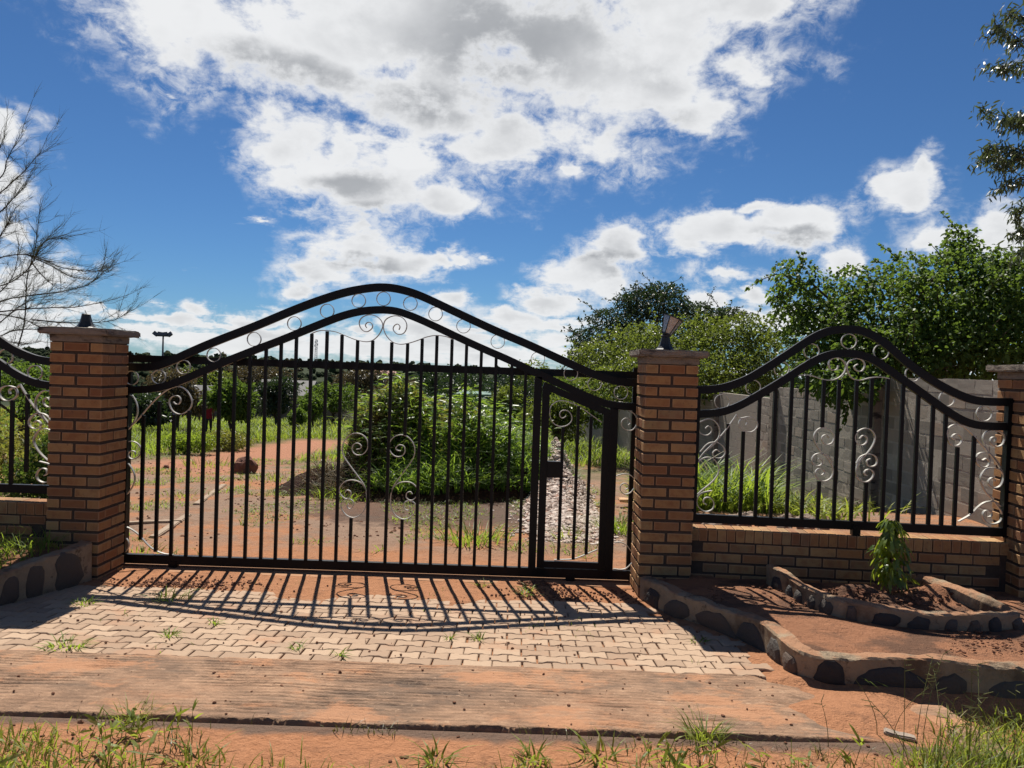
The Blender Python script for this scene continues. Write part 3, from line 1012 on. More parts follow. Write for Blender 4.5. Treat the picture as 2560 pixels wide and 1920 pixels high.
scroll(px(C6, [(1015, 875), (930, 912), (820, 955), (750, 963), (640, 965)]), door, G)
lb = G(1383, 1173)
MB().box((lb.x + 0.01, YG - 0.004, lb.z), (0.135, 0.06, 0.155)).build('lock_box', M_IRON, door)
# guide rail behind the gate
gr = thing('guide_rail', 'black horizontal guide rail behind the sliding gate', 'rail', (0, 0, 0))
YR = 7.52
a_, b_ = at(317, 896, YR), at(1592, 938, YR)
MB().box((0, 0, 0), ((b_ - a_).x + 0.5, 0.05, 0.070)).build('beam', M_IRON, gr, location=None).location = ((a_.x + b_.x) / 2, YR, (a_.z + b_.z) / 2)
for X, zt in ((at(325, 900, YR).x, 2.03), (at(1590, 900, YR).x, 2.05)):
    MB().box((X, YR, zt / 2 - 0.05), (0.045, 0.045, zt + 0.1)).build('post', M_IRON, gr)

# track in front of the gate: shallow concrete runner with steel angle
def b_track(t):
    v = geopos(t)
    n = t.noise(v, 12, 6, 0.65)
    c = t.mix(n, (0.22, 0.12, 0.07), (0.45, 0.24, 0.13))
    return pbsdf(t, c, 0.9, 0.15, 0, n, 0.006, 0.8)


tr = thing('gate_track', 'sandy concrete track with a steel guide under the gate', 'track', (0, 0, 0))
zt_ = float(base_h(0, 7.28))
MB().box((-1.25, 7.33, zt_ - 0.02), (5.3, 0.28, 0.06)).build('track_bed', mat('track_concrete', b_track), tr)
MB().box((-1.25, YG, zt_ + 0.016), (5.3, 0.016, 0.02)).build('guide_bar', m_simple('rusty_steel', (0.16, 0.08, 0.05), 0.7, 0.3, 0.3), tr)

# ------------------------------------------------------------------ brick plinth walls and fence panels
WN = Vector((math.sin(WYAW), -math.cos(WYAW), 0))     # faces the camera
WO = Vector((XR + PW, 6.90, 0))
WD = Vector((math.cos(WYAW), math.sin(WYAW), 0))
WLEN = 2.76
wall_th = 0.215
ztop = 0.62


def plinth(label, origin, yaw, length, dz=0.0, front_from=0.0, front_to=99):
    t = thing('plinth_wall', label, 'wall', origin, 'low brick walls under the fence panels', yaw)
    zt = ztop + dz
    MB().box((length / 2, wall_th / 2, (zt - 0.02) / 2 - 0.05), (length, wall_th - 0.02, zt - 0.02 + 0.1)).build('mortar_core', M_MORTAR, t)
    n = int(length / 0.0795)
    for i in range(n):
        x = (i + 0.5) * length / n
        if not front_from <= x <= front_to:
            continue
        for yy in (BL / 2 - 0.004,):
            o = link('brick', brick_me, None, t, (x + random.gauss(0, 0.001), yy + random.gauss(0, 0.002), zt - BW / 2 + random.gauss(0, 0.0012)))
            o.rotation_euler = (0, R(90), R(90))
            o.rotation_euler = Matrix(((0, 0, 1), (1, 0, 0), (0, 1, 0))).to_euler()
    for k in range(5):
        z = zt - BW - 0.012 - (k + 0.5) * 0.0945 + 0.006
        m = int(length / 0.2345) + 1
        for i in range(m + 1):
            x = (i + (0.5 if k % 2 else 0.0)) * 0.2345
            if x - BL / 2 < 0 or x + BL / 2 > length or not front_from <= x <= front_to:
                continue
            place_brick(x, BW / 2 + 0.002, z, 'x', t)
    return t


w_r = plinth('low brick wall right of the gate behind the young tree', WO, WYAW, WLEN)
w_l = plinth('low brick wall left of the gate behind the grassy bed', Vector((XL - WLEN, 6.90, 0)), 0, WLEN, 0.03, WLEN - 1.4)

FP0 = WO + WD * 0 - WN * 0.055          # fence panel plane through the middle of the wall


def FPp(x, y):
    return at_plane(x, y, FP0, WN)


C7 = (1700, 760)
f7 = lambda pts: px(C7, pts, 2.572)
panel = thing('fence_panel', 'black arched fence panel with scrolls right of the gate', 'fence panel', (0, 0, 0), 'arched fence panels on the brick walls')
U7 = f7([(70, 551), (200, 550), (300, 533), (420, 490), (500, 445), (600, 383), (700, 318), (800, 250), (880, 203), (960, 173), (1050, 162), (1130, 166), (1200, 184), (1280, 227), (1360, 290), (1450, 370), (1550, 447), (1650, 512), (1750, 565), (1850, 608), (1950, 628), (2110, 630)])
L7 = f7([(80, 706), (200, 704), (300, 686), (400, 645), (500, 588), (600, 530), (700, 468), (800, 402), (900, 347), (980, 322), (1060, 316), (1150, 325), (1230, 352), (1300, 395), (1400, 467), (1500, 536), (1600, 608), (1700, 680), (1800, 742), (1880, 772), (1960, 785), (2100, 787)])
u7 = smooth_path(catmull([FPp(*p) for p in U7], 5), 6)
l7 = smooth_path(catmull([FPp(*p) for p in L7], 5), 6)


def build_panel(panel, tf, nrm, reflect=False):
    """tf maps a point of the right panel to the panel being built"""
    T = lambda P: [tf(Vector(tuple(p))) for p in P]
    MB().sweep(T(u7), nrm, 0.070, 0.045).build('upper_arch', M_IRON, panel)
    MB().sweep(T(l7), nrm, 0.068, 0.045).build('lower_arch', M_IRON, panel)
    s = MB()
    pl, pr = FPp(1737, 1150), FPp(2521, 1150)
    ztl_, zbl_ = FPp(1740, 966).z, FPp(1735, 1300).z
    rail_t, rail_b = FPp(2100, 1301).z, FPp(2100, 1322).z
    zc, hh = (rail_t + rail_b) / 2, rail_t - rail_b

    def upright(name, p, z0, z1, w, mtl=M_IRON):
        q0, q1, q2 = Vector((p.x, p.y, z0)), Vector((p.x, p.y, (z0 + z1) / 2)), Vector((p.x, p.y, z1))
        return MB().sweep(T([q0, q1, q2]), nrm, w, w * 0.9).build(name, mtl, panel)
    upright('post', pl, zc, ztl_, 0.055)
    upright('post', pr, zc - hh / 2, FPp(2530, 996).z, 0.075)
    MB().sweep(T([Vector((pl.x - 0.03, pl.y, zc)), Vector(((pl.x + pr.x) / 2, (pl.y + pr.y) / 2, zc)), Vector((pr.x, pr.y, zc))]), nrm, hh, 0.045).build('bottom_rail', M_IRON, panel)
    fpt = FPp(2138, 1330)
    upright('foot', Vector((fpt.x, fpt.y, 0)), ztop - 0.003, zc, 0.07)
    for by in (825, 1318):
        q = FPp(1700 + 2165 / 2.572, 760 + by / 2.572)
        MB().sweep(T([q - WD * 0.05, q, q + WD * 0.05]), nrm, 0.05, 0.05).build('bracket', M_IRON, panel)
    for cx_, cy_ in ((270, 628), (470, 537), (653, 418), (845, 303), (1085, 240), (1293, 308), (1497, 450), (1715, 610), (1955, 705)):
        o = link('ring', ring_me, None, panel, tf(FPp(C7[0] + cx_ / 2.572, C7[1] + cy_ / 2.572)))
        o.rotation_euler = (0, 0, math.atan2(nrm.x, -nrm.y) if not reflect else 0)
    tl = [FPp(*p) for p in f7([(745, 462), (800, 455), (860, 465), (920, 485), (985, 488)])]
    trr = [FPp(*p) for p in f7([(1345, 480), (1290, 470), (1220, 475), (1160, 490), (1110, 480)])]
    tx = [p.x for p in tl] + [p.x for p in reversed(trr)]
    tz = [p.z for p in tl] + [p.z for p in reversed(trr)]
    bars = [(300, 770, 1275), (400, 820, 0), (497, 0, 0), (597, 0, 0), (700, 0, 0), (797, 0, 0), (905, 0, 795), (900, 1140, 0), (1003, 0, 0), (1115, 0, 0), (1212, 0, 795), (1203, 1150, 0), (1315, 0, 0), (1415, 0, 0), (1515, 0, 0), (1613, 0, 0), (1697, 0, 0), (1780, 920, 0), (1885, 850, 1345)]
    for bx, yt_, yb_ in bars:
        p = FPp(C7[0] + bx / 2.572, C7[1] + 1000 / 2.572)
        z1 = float(np.interp(p.x, l7[:, 0], l7[:, 2])) - 0.02
        if tx[0] < p.x < tx[-1]:
            z1 = min(z1, float(np.interp(p.x, tx, tz)))
        z0 = zc + hh / 2 - 0.003
        if yt_:
            z1 = FPp(C7[0] + bx / 2.572, C7[1] + yt_ / 2.572).z
        if yb_:
            z0 = FPp(C7[0] + bx / 2.572, C7[1] + yb_ / 2.572).z
        upright('bar', p, z0, z1, 0.030)
    A = [(960, 862), (940, 842), (915, 852), (915, 885), (945, 905), (980, 890), (990, 850), (970, 815), (925, 795), (885, 807), (860, 850), (875, 905), (915, 960), (955, 1000), (980, 1050), (980, 1100), (955, 1130), (915, 1140), (880, 1115), (870, 1082), (890, 1060), (920, 1065), (930, 1085), (912, 1100)]
    Bq = [(980, 1020), (955, 978), (905, 960), (865, 970), (848, 1000), (855, 1030), (885, 1042), (910, 1030), (912, 1002), (890, 992)]
    S7 = [
        [(745, 462), (800, 455), (860, 465), (920, 485), (985, 488), (1040, 460), (1066, 410), (1050, 365), (1005, 345), (965, 360), (955, 395), (975, 425), (1008, 420), (1016, 395)],
        [(1345, 480), (1290, 470), (1220, 475), (1160, 490), (1110, 480), (1080, 440), (1072, 400), (1090, 367), (1135, 350), (1175, 365), (1187, 400), (1165, 433), (1130, 425), (1120, 402), (1142, 387)],
        A, Bq, [(2114 - x, y + 4) for x, y in A], [(2114 - x, y + 4) for x, y in Bq],
        [(365, 710), (330, 760), (270, 840), (200, 910), (150, 960), (112, 1015)],
        [(365, 712), (385, 735), (440, 725), (488, 745), (496, 790), (460, 823), (410, 815), (378, 782), (385, 748), (410, 737), (432, 755), (425, 778)],
        [(125, 760), (190, 737), (240, 770), (255, 830), (230, 890), (160, 950), (112, 1010)],
        [(120, 800), (130, 830), (170, 845), (200, 825), (200, 795), (180, 785), (163, 800)],
        [(130, 950), (180, 897), (240, 890), (280, 920), (290, 960), (265, 990), (222, 985), (210, 957), (235, 937), (255, 950)],
        [(110, 1022), (160, 987), (215, 995), (250, 1050), (240, 1100), (200, 1150), (150, 1190), (100, 1235)],
        [(205, 1200), (140, 1215), (108, 1255), (115, 1300), (160, 1335), (208, 1320), (218, 1280), (195, 1247), (160, 1247), (150, 1275), (170, 1290)],
        [(1767, 872), (1747, 857), (1768, 836), (1798, 843), (1812, 880), (1785, 910), (1745, 905), (1720, 870), (1715, 815), (1745, 782), (1790, 775), (1840, 800), (1900, 860), (1970, 940), (2030, 1010), (2068, 1075)],
        [(2025, 885), (2027, 858), (2002, 860), (1995, 890), (2030, 918), (2070, 905), (2086, 865), (2070, 830), (2020, 812), (1970, 822), (1946, 862), (1962, 920), (2010, 985), (2060, 1050)],
        [(2050, 1030), (2010, 975), (1960, 955), (1920, 962), (1902, 992), (1907, 1020), (1932, 1045), (1970, 1048), (1990, 1020), (1972, 992), (1946, 1005)],
        [(2025, 1140), (2010, 1117), (1987, 1130), (1985, 1160), (2020, 1183), (2060, 1168), (2080, 1120), (2070, 1082), (2040, 1057), (1985, 1055), (1945, 1085), (1932, 1130), (1960, 1200), (2010, 1260), (2050, 1310), (2070, 1350), (2060, 1395), (2010, 1415), (1960, 1395), (1946, 1352), (1965, 1327), (2000, 1337), (2000, 1363), (1980, 1370)],
        [(2062, 1300), (2020, 1270), (1960, 1275), (1910, 1310), (1870, 1352), (1790, 1398)],
    ]
    for S in S7:
        P = smooth_path(catmull(T([FPp(*p) for p in f7(S)]), 6), 2)
        MB().sweep(P, nrm, 0.008, 0.030).build('scroll', M_SCROLL, panel)


build_panel(panel, lambda p: p, WN)
panel_l = thing('fence_panel', 'black arched fence panel at the left edge beside the pillar', 'fence panel', (0, 0, 0), 'arched fence panels on the brick walls')


def mirror_left(p):
    q = p - WO
    s = q.dot(WD)
    return Vector((XL - s, 7.0, p.z + 0.05))


build_panel(panel_l, mirror_left, Vector((0, -1, 0)), True)

# ------------------------------------------------------------------ lamps on the pillars
M_LAMP = m_simple('black_cast_aluminium', (0.014, 0.015, 0.017), 0.5, 0.4, 0, 0.3, 30, 0.001)


def b_glass(t):
    v = geopos(t)
    tr_ = t.new('ShaderNodeBsdfTransparent', {'Color': (0.62, 0.66, 0.68, 1)})
    gl = t.new('ShaderNodeBsdfGlossy', {'Color': (0.9, 0.9, 0.9, 1), 'Roughness': 0.06})
    df_ = t.new('ShaderNodeBsdfDiffuse', {'Color': (0.75, 0.75, 0.72, 1)})
    m1 = t.new('ShaderNodeMixShader', {0: 0.14, 1: tr_.outputs[0], 2: gl.outputs[0]})
    m2 = t.new('ShaderNodeMixShader', {0: t.smooth(t.noise(v, 40, 4), 0.4, 0.75, 0.18, 0.45), 1: m1.outputs[0], 2: df_.outputs[0]})
    return m2.outputs[0]


M_GLASS = mat('dusty_lamp_glass', b_glass)
BELL = [(0.092, 0), (0.094, 0.014), (0.080, 0.020), (0.066, 0.038), (0.053, 0.064), (0.044, 0.098), (0.038, 0.125), (0.036, 0.130)]


def bell(parent, base):
    return MB().lathe(BELL, (0, 0, 0), 8, Matrix.Rotation(R(22.5), 3, 'Z').to_4x4()).build('lamp_base', M_LAMP, parent)


ctop = Vector((XR + PW / 2 - 0.03, YP + PW / 2 - 0.02, 21 * CP + 0.119))
lamp = thing('pillar_lantern', 'tilted black lantern with glass panes on the right gate pillar', 'lantern', ctop)
bell(lamp, ctop)
MB().lathe([(0.036, 0.125), (0.046, 0.13), (0.046, 0.142), (0.030, 0.150), (0.030, 0.165)], (0, 0, 0), 8).build('lamp_neck', M_LAMP, lamp)
tilt = Matrix.Rotation(R(21), 4, 'Y')
hd = Vector((0.004, 0, 0.150))
rb, rt_, hh_ = 0.044, 0.092, 0.165
frame = MB()
TR = lambda p: tilt @ Vector(p) + hd
frame.lathe([(0.030, -0.004), (0.048, 0.0), (0.050, 0.012), (0.044, 0.014)], hd, 6, tilt)
frame.lathe([(rt_ - 0.010, hh_ - 0.006), (rt_ + 0.003, hh_ - 0.006), (rt_ + 0.003, hh_ + 0.004), (rt_ - 0.010, hh_ + 0.004)], hd, 6, tilt)
for k in range(6):
    a = R(60 * k)
    frame.tube([TR((rb * math.cos(a), rb * math.sin(a), 0.01)), TR((rt_ * math.cos(a), rt_ * math.sin(a), hh_))], 0.0045, 0.0045, 4)
fr = frame.build('lamp_head', M_LAMP, lamp)
for k in range(6):
    a, b = R(60 * k), R(60 * (k + 1))
    q = [TR((r_ * math.cos(c), r_ * math.sin(c), z_)) for r_, c, z_ in ((rb - .002, a, .012), (rb - .002, b, .012), (rt_ - .002, b, hh_), (rt_ - .002, a, hh_))]
    nr = (q[1] - q[0]).cross(q[3] - q[0]).normalized() * 0.0015
    V = [tuple(p + nr) for p in q] + [tuple(p - nr) for p in q]
    MB().add(V, [np.array([(0, 1, 2, 3), (7, 6, 5, 4), (0, 4, 5, 1), (1, 5, 6, 2), (2, 6, 7, 3), (3, 7, 4, 0)])]).build('glass_pane', M_GLASS, fr)
MB().lathe([(0.012, 0.0), (0.014, 0.03), (0.022, 0.05), (0.026, 0.075), (0.018, 0.10), (0.004, 0.112)], hd, 10, tilt).build('bulb', m_simple('frosted_bulb', (0.75, 0.70, 0.62), 0.3, 0.5), fr, True)
ltop = Vector((XL + PW / 2 - 0.02, YP + PW / 2 - 0.05, 21 * CP + 0.02 + 0.119))
stub = thing('lamp_stub', 'broken black lamp base without its lantern on the left gate pillar', 'lamp base', ltop)
bell(stub, ltop)
MB().tube([(0, 0, 0.128), (0.0, 0, 0.145), (-0.008, 0, 0.155), (-0.012, 0, 0.170)], 0.004, 0.003, 5).build('wire', M_LAMP, stub)
MB().lathe([(0.036, 0.125), (0.040, 0.132), (0.028, 0.140), (0.012, 0.142)], (0, 0, 0), 8).build('lamp_neck', M_LAMP, stub)

# ------------------------------------------------------------------ stone kerbs and planting beds
def b_kerb(t):
    v = geopos(t)
    n = t.noise(v, 9.0, 6, 0.65)
    n2 = t.noise(v, 2.5, 5, 0.6)
    c = t.mix(n, (0.20, 0.148, 0.102), (0.42, 0.32, 0.215))
    c = t.mix(t.math('MULTIPLY', t.smooth(n2, 0.46, 0.64), 0.8), c, (0.10, 0.062, 0.042))
    up_ = t.new('ShaderNodeSeparateXYZ', {0: t.new('ShaderNodeNewGeometry').outputs['True Normal']}).outputs[2]
    c = t.mix(t.math('MULTIPLY', t.math('MULTIPLY', t.smooth(up_, 0.5, 0.8), t.smooth(t.noise(v, 3.5, 5, 0.7), 0.40, 0.55)), 0.85), c, (0.36, 0.185, 0.105))
    n3 = t.noise(v, 5.5, 7, 0.75)
    c = t.mix(t.math('MULTIPLY', t.smooth(n3, 0.55, 0.66), 0.7), c, (0.045, 0.036, 0.030))
    return pbsdf(t, c, 0.95, 0.08, 0, t.noise(v, 40, 7, 0.72), 0.018, 1.0)


def b_stone(t):
    v = geopos(t)
    r = t.new('ShaderNodeObjectInfo').outputs['Random']
    n = t.noise(v, 18.0, 6, 0.7)
    base = t.ramp(r, [(0.0, (0.014, 0.015, 0.020)), (0.35, (0.034, 0.033, 0.037)), (0.55, (0.080, 0.066, 0.056)), (0.8, (0.125, 0.082, 0.058)), (1.0, (0.075, 0.070, 0.068))])
    c = t.mix(t.math('MULTIPLY', n, 0.5), base, (0.09, 0.075, 0.06))
    return pbsdf(t, c, 0.68, 0.3, 0, t.noise(v, 26, 7, 0.75), 0.022, 1.0)


M_KERB = mat('kerb_mortar', b_kerb)
M_STONE = mat('kerb_stone', b_stone)


def resample(P, step):
    P = np.asarray(catmull([(*p, 0) for p in P], 10))[:, :2]
    d = np.r_[0, np.cumsum(np.linalg.norm(np.diff(P, axis=0), axis=1))]
    s = np.arange(0, d[-1], step)
    return np.stack([np.interp(s, d, P[:, 0]), np.interp(s, d, P[:, 1])], 1), s


def kerb(label, path, side, zt, zb, w, seed, spacing=(0.20, 0.34), smin=0.0, smax=99, full=0.82):
    t = thing('stone_kerb', label, 'kerb', (0, 0, 0), 'kerbs of dark stones set in mortar')
    P, s = resample(path, 0.03)
    T = np.gradient(P, axis=0)
    T /= np.linalg.norm(T, axis=1)[:, None]
    N = np.stack([T[:, 1], -T[:, 0]], 1) * side
    z1 = np.array([zt(a, p) for a, p in zip(s, P)])
    z0 = np.array([zb(p) for p in P])
    lum = 0.022 * vfbm(s * 3.5, s * 0 + seed, 1.0, 4) + 0.008 * vfbm(s * 22, s * 0 + seed, 1.0, 3)
    prof = [(0.0, 0, -0.12), (0.0, 0, 0.02), (0.0, 0.35, 0), (0.0, 0.65, 0), (0.002, 1, -0.012), (-0.008, 1, -0.001), (-0.05, 1, 0.002), (-(w - 0.03), 1, 0.0), (-w, 1, -0.025), (-w - 0.01, 0, -0.05)]
    V = []
    for o_, f, dz in prof:
        q = P + N * (o_ + lum * (0.4 + f * 0.5))[:, None]
        zz = z0 + (z1 - z0) * f + dz + 0.010 * vfbm(s * 20 + o_ * 90, s * 0 + seed, 1.0, 2) * (f > 0.5) + 0.014 * vfbm(s * 4 + o_ * 40, s * 0 + seed + f * 5, 1.0, 3) * (f > 0.5)
        V.append(np.c_[q, zz])
    V = np.stack(V, 1)
    ns, k = V.shape[:2]
    F = grid_faces(ns, k)
    if side > 0:
        F = F[:, ::-1]
    caps = [np.array([list(range(k))]), np.array([[(ns - 1) * k + j for j in range(k)][::-1]])]
    link('kerb_body', mesh_np('kerb_body', V.reshape(-1, 3), [F] + caps, False), M_KERB, t)
    rr = random.Random(seed)
    a = max(0.10, smin)
    while a < min(s[-1] - 0.1, smax):
        i = min(int(a / 0.03), len(s) - 1)
        H = z1[i] - z0[i]
        sw = rr.uniform(*spacing) * (1.0 if H > 0.16 else 0.85)
        a += sw * 0.5
        i = min(int(a / 0.03), len(s) - 1)
        hh = H * rr.uniform(0.84, 1.08)
        zc = z0[i] + hh / 2 - 0.03
        n = 14
        ph = rr.uniform(0, 6)
        jit = [rr.uniform(0.84, 1.10) for _ in range(n)]
        skew = rr.uniform(-0.35, 0.35)
        rings = []
        for sc, off in ((1.0, -0.004), (0.90, 0.011), (0.6, 0.022), (0.25, 0.026)):
            for j in range(n):
                th = 2 * math.pi * j / n
                ex = 0.78
                cx = abs(math.cos(th)) ** ex * math.copysign(1, math.cos(th))
                cz = abs(math.sin(th)) ** ex * math.copysign(1, math.sin(th))
                wob_ = 1 + 0.16 * math.sin(2 * th + ph) + 0.08 * math.sin(3 * th + ph * 2)
                u = a + (cx * sw / 2 * wob_ * jit[j] * (1.15 - 0.35 * (cz + 1) / 2) + skew * cz * sw * 0.3) * sc
                zz = zc + cz * hh / 2 * sc * jit[(j + 5) % n]
                ii = min(max(u / 0.03, 0), ns - 1.001)
                i0 = int(ii)
                f_ = ii - i0
                pp = P[i0] * (1 - f_) + P[i0 + 1] * f_
                nn = N[i0]
                lu = lum[i0] * 0.6
                rings.append((pp[0] + nn[0] * (off + lu), pp[1] + nn[1] * (off + lu), zz))
        m = MB()
        Fq = []
        for q in range(3):
            for j in range(n):
                f4 = (q * n + j, q * n + (j + 1) % n, (q + 1) * n + (j + 1) % n, (q + 1) * n + j)
                Fq.append(f4 if side < 0 else f4[::-1])
        cap = [3 * n + j for j in range(n)]
        m.add(rings, [np.array(Fq), np.array([cap if side < 0 else cap[::-1]])])
        m.build('stone', M_STONE, t, False)
        a += sw * 0.5 + rr.uniform(0.025, 0.09)
    return t, P, N


hb = lambda p: float(base_h(p[0], p[1])) - 0.01
RK = [(1.19, 6.76), (1.37, 6.21), (1.53, 5.98), (1.70, 5.66), (1.80, 5.40), (1.84, 5.08), (1.87, 4.88), (1.98, 4.77), (2.4, 4.715), (3.0, 4.69), (3.8, 4.69), (5.6, 4.74)]
kerb('long stone kerb running from the right pillar towards the road and round the right bed', RK, 1,
     lambda a, p: 0.20 + 0.09 * min(1, a / 2.0) + (0.012 * math.sin(a * 5)), lambda p: hb(p) - 0.17 * float(sstep(p[0], 2.3, 3.4)), 0.13, 11, (0.16, 0.42), 0, 5.0)
LK = [(-3.66, 6.78), (-3.75, 6.3), (-3.85, 5.88), (-4.0, 5.3), (-4.35, 4.95), (-5.2, 4.85), (-7.5, 4.85)]
kerb('stone kerb running from the left pillar beside the paved driveway', LK, -1,
     lambda a, p: 0.345 - 0.05 * min(1, a / 1.2), hb, 0.14, 23, (0.18, 0.40), 0, 2.8)
bed_z = lambda X, Y: 0.19 + 0.03 * (6.9 - np.asarray(Y)) + 0 * np.asarray(X)
PK = [(2.30, 6.74), (2.33, 6.37), (2.39, 6.0), (2.50, 5.70), (2.9, 5.54), (3.38, 5.48), (3.72, 5.56), (3.80, 5.72), (3.72, 6.15), (3.62, 6.62)]
kerb('small curved stone kerb of the planter round the young tree', PK, 1, lambda a, p: 0.355 + 0.008 * math.sin(a * 7), lambda p: float(bed_z(p[0], p[1])) - 0.01, 0.10, 37, (0.10, 0.26))


def bed(name, xfun0, xfun1, y0, y1, zf, rough, nx=70, ny=60):
    v = np.linspace(0, 1, ny)
    u = np.linspace(0, 1, nx)
    U, Vv = np.meshgrid(u, v)
    Yb = y0 + (y1 - y0) * Vv
    Xa = np.vectorize(xfun0)(Yb)
    Xb = np.vectorize(xfun1)(Yb)
    Xg = Xa + (Xb - Xa) * U
    Z = zf(Xg, Yb) + rough * vfbm(Xg, Yb, 3.0, 5)
    return link(name, mesh_np(name, np.stack([Xg, Yb, Z], -1).reshape(-1, 3), grid_faces(ny, nx), True), M_BED, kind='structure')


def b_bed(t):
    v = geopos(t)
    n = t.noise(v, 2.2, 6, 0.65)
    n2 = t.noise(v, 20.0, 6, 0.7)
    c = t.mix(n2, (0.26, 0.118, 0.064), (0.42, 0.205, 0.116))
    c = t.mix(t.math('MULTIPLY', t.smooth(n, 0.44, 0.60), 0.85), c, (0.135, 0.078, 0.054))
    return pbsdf(t, c, 0.95, 0.08, 0, t.math('ADD', t.math('MULTIPLY', n2, 0.6), t.math('ADD', t.noise(v, 7, 7, 0.75), t.math('MULTIPLY', t.noise(v, 80, 4, 0.6), 0.25))), 0.05, 1.0)


M_BED = mat('bed_soil', b_bed)
dig = lambda X, Y: 0.11 * np.exp(-(((X - 3.55) / 0.28) ** 2 + ((Y - 6.28) / 0.16) ** 2)) + 0.10 * np.exp(-(((X - 2.85) / 0.25) ** 2 + ((Y - 6.25) / 0.16) ** 2)) + 0.04 * np.exp(-(((X - 3.2) / 0.5) ** 2 + ((Y - 6.0) / 0.2) ** 2))
bed('planting_bed', lambda y: float(np.interp(y, [4.72, 4.86, 5.44, 5.98, 6.74, 7.0], [2.6, 1.95, 1.88, 1.62, 1.27, 1.22])), lambda y: 5.6, 4.76, 6.98,
    lambda X, Y: bed_z(X, Y) + dig(X, Y) * (1 + 0.8 * vfbm(X, Y, 8, 3)), 0.022, 150, 90)
bed('grass_bed', lambda y: -8.0, lambda y: float(np.interp(y, [4.9, 5.3, 5.88, 6.78, 7.0], [-4.6, -4.08, -3.93, -3.74, -3.7])), 4.92, 6.98,
    lambda X, Y: 0.29 + 0 * X, 0.03, 50, 30)

# ------------------------------------------------------------------ grey block wall running back on the right
def b_block(t):
    v = geopos(t)
    r = t.new('ShaderNodeObjectInfo').outputs['Random']
    n = t.noise(v, 5.0, 6, 0.65)
    n2 = t.noise(v, 45.0, 4, 0.7)
    base = t.ramp(r, [(0, (0.20, 0.178, 0.150)), (0.5, (0.28, 0.248, 0.208)), (0.85, (0.37, 0.325, 0.272)), (1, (0.35, 0.27, 0.205))])
    c = t.mix(t.math('MULTIPLY', t.smooth(n, 0.4, 0.7), 0.5), base, (0.30, 0.265, 0.225))
    c = t.mix(t.math('MULTIPLY', n2, 0.45), c, (0.10, 0.085, 0.07))
    return pbsdf(t, c, 0.95, 0.1, 0, n2, 0.003, 0.6)


M_BLOCK = mat('concrete_block', b_block)
bw = thing('block_wall', 'stepped grey concrete block wall running back on the right side', 'wall', (0, 0, 0))
LINE = [(5.95, 8.3), (5.95, 22.0), (3.0, 44.0)]
TOPS = [(8.3, 12.3, 2.07), (12.3, 17.05, 1.80), (17.05, 21.8, 1.54)]
blk_me = [rough_box_mesh((0.163, 0.383, 0.182), 2, 0.002, 5 + 3 * i, 0.006) for i in range(3)]
for m_ in blk_me:
    m_.materials.append(M_BLOCK)
core = MB()
blocks = []


def wall_run(p0, p1, ztop_, zg0, zg1):
    p0 = Vector((*p0, 0))
    p1 = Vector((*p1, 0))
    d = p1 - p0
    L = d.length
    ang = math.atan2(d.y, d.x)
    zg = min(zg0, zg1) - 0.25
    core.box(((p0 + p1) / 2 + Vector((0, 0, (ztop_ - 0.01 + zg) / 2))), (L - 0.01, 0.158, ztop_ - 0.01 - zg), Matrix.Rotation(ang, 4, 'Z'))
    nrow = int((ztop_ - zg) / 0.2)
    for k in range(nrow):
        z = ztop_ - 0.1 - 0.2 * k
        n = int(L / 0.4) + 1
        for i in range(n):
            s_ = (i + (0.5 if k % 2 else 0.0)) * L / n + 0.2
            if s_ > L - 0.05:
                continue
            q = p0 + d * (s_ / L)
            blocks.append((q.y, q.x, z, ang))


for y0, y1, zt in TOPS:
    wall_run((5.95, y0), (5.95, y1), zt, float(surf_h([5.9], [y0])[0]), float(surf_h([5.9], [y1])[0]))
q0 = Vector((5.95, 21.8))
q1 = Vector((3.0, 44.0))
for i in range(5):
    a, b = q0.lerp(q1, i / 5), q0.lerp(q1, (i + 1) / 5)
    wall_run(a[:], b[:], 1.29 - 0.25 * i, float(surf_h([a.x], [a.y])[0]), float(surf_h([b.x], [b.y])[0]))
core.build('mortar_core', m_simple('block_mortar', (0.34, 0.30, 0.25), 0.95, 0.1, 0, 0.35, 20, 0.01), bw)
blocks.sort()
rest = MB()
bV = np.array([v.co[:] for v in blk_me[0].vertices])
bF = {}
for p in blk_me[0].polygons:
    bF.setdefault(len(p.vertices), []).append(list(p.vertices))
cheap = np.array([(-1, -1, -1), (1, -1, -1), (1, 1, -1), (-1, 1, -1), (-1, -1, 1), (1, -1, 1), (1, 1, 1), (-1, 1, 1)]) * np.array((0.0805, 0.1915, 0.0915))
cF = np.array([(0, 3, 2, 1), (4, 5, 6, 7), (0, 1, 5, 4), (1, 2, 6, 5), (2, 3, 7, 6), (3, 0, 4, 7)])
for i, (y, x, z, ang) in enumerate(blocks):
    j = random.gauss(0, 0.002)
    if i < 300:
        o = link('block', blk_me[i % 3], None, bw, (x + j, y + random.gauss(0, 0.004), z + random.gauss(0, 0.004)))
        o.rotation_euler = (random.gauss(0, 0.01), random.gauss(0, 0.01), ang - R(90) + (math.pi if random.random() < 0.5 else 0))
    else:
        Mx = np.array(Matrix.Rotation(ang - R(90), 3, 'Z'))
        rest.add(cheap @ Mx.T + np.array((x + j * 0.12, y, z)), cF)
rest.build('block_courses', M_BLOCK, bw, kind='stuff')
for y, zt in ((12.3, 2.0), (17.05, 1.74), (21.8, 1.46)):
    link('pier', rough_box_mesh((0.16, 0.24, zt + 1.2), 6, 0.006, y, 0.012), M_CAP, bw, (5.83, y, zt - (zt + 1.2) / 2))

# ------------------------------------------------------------------ foliage builders
def norm(a):
    return a / (np.linalg.norm(a, axis=-1, keepdims=True) + 1e-9)


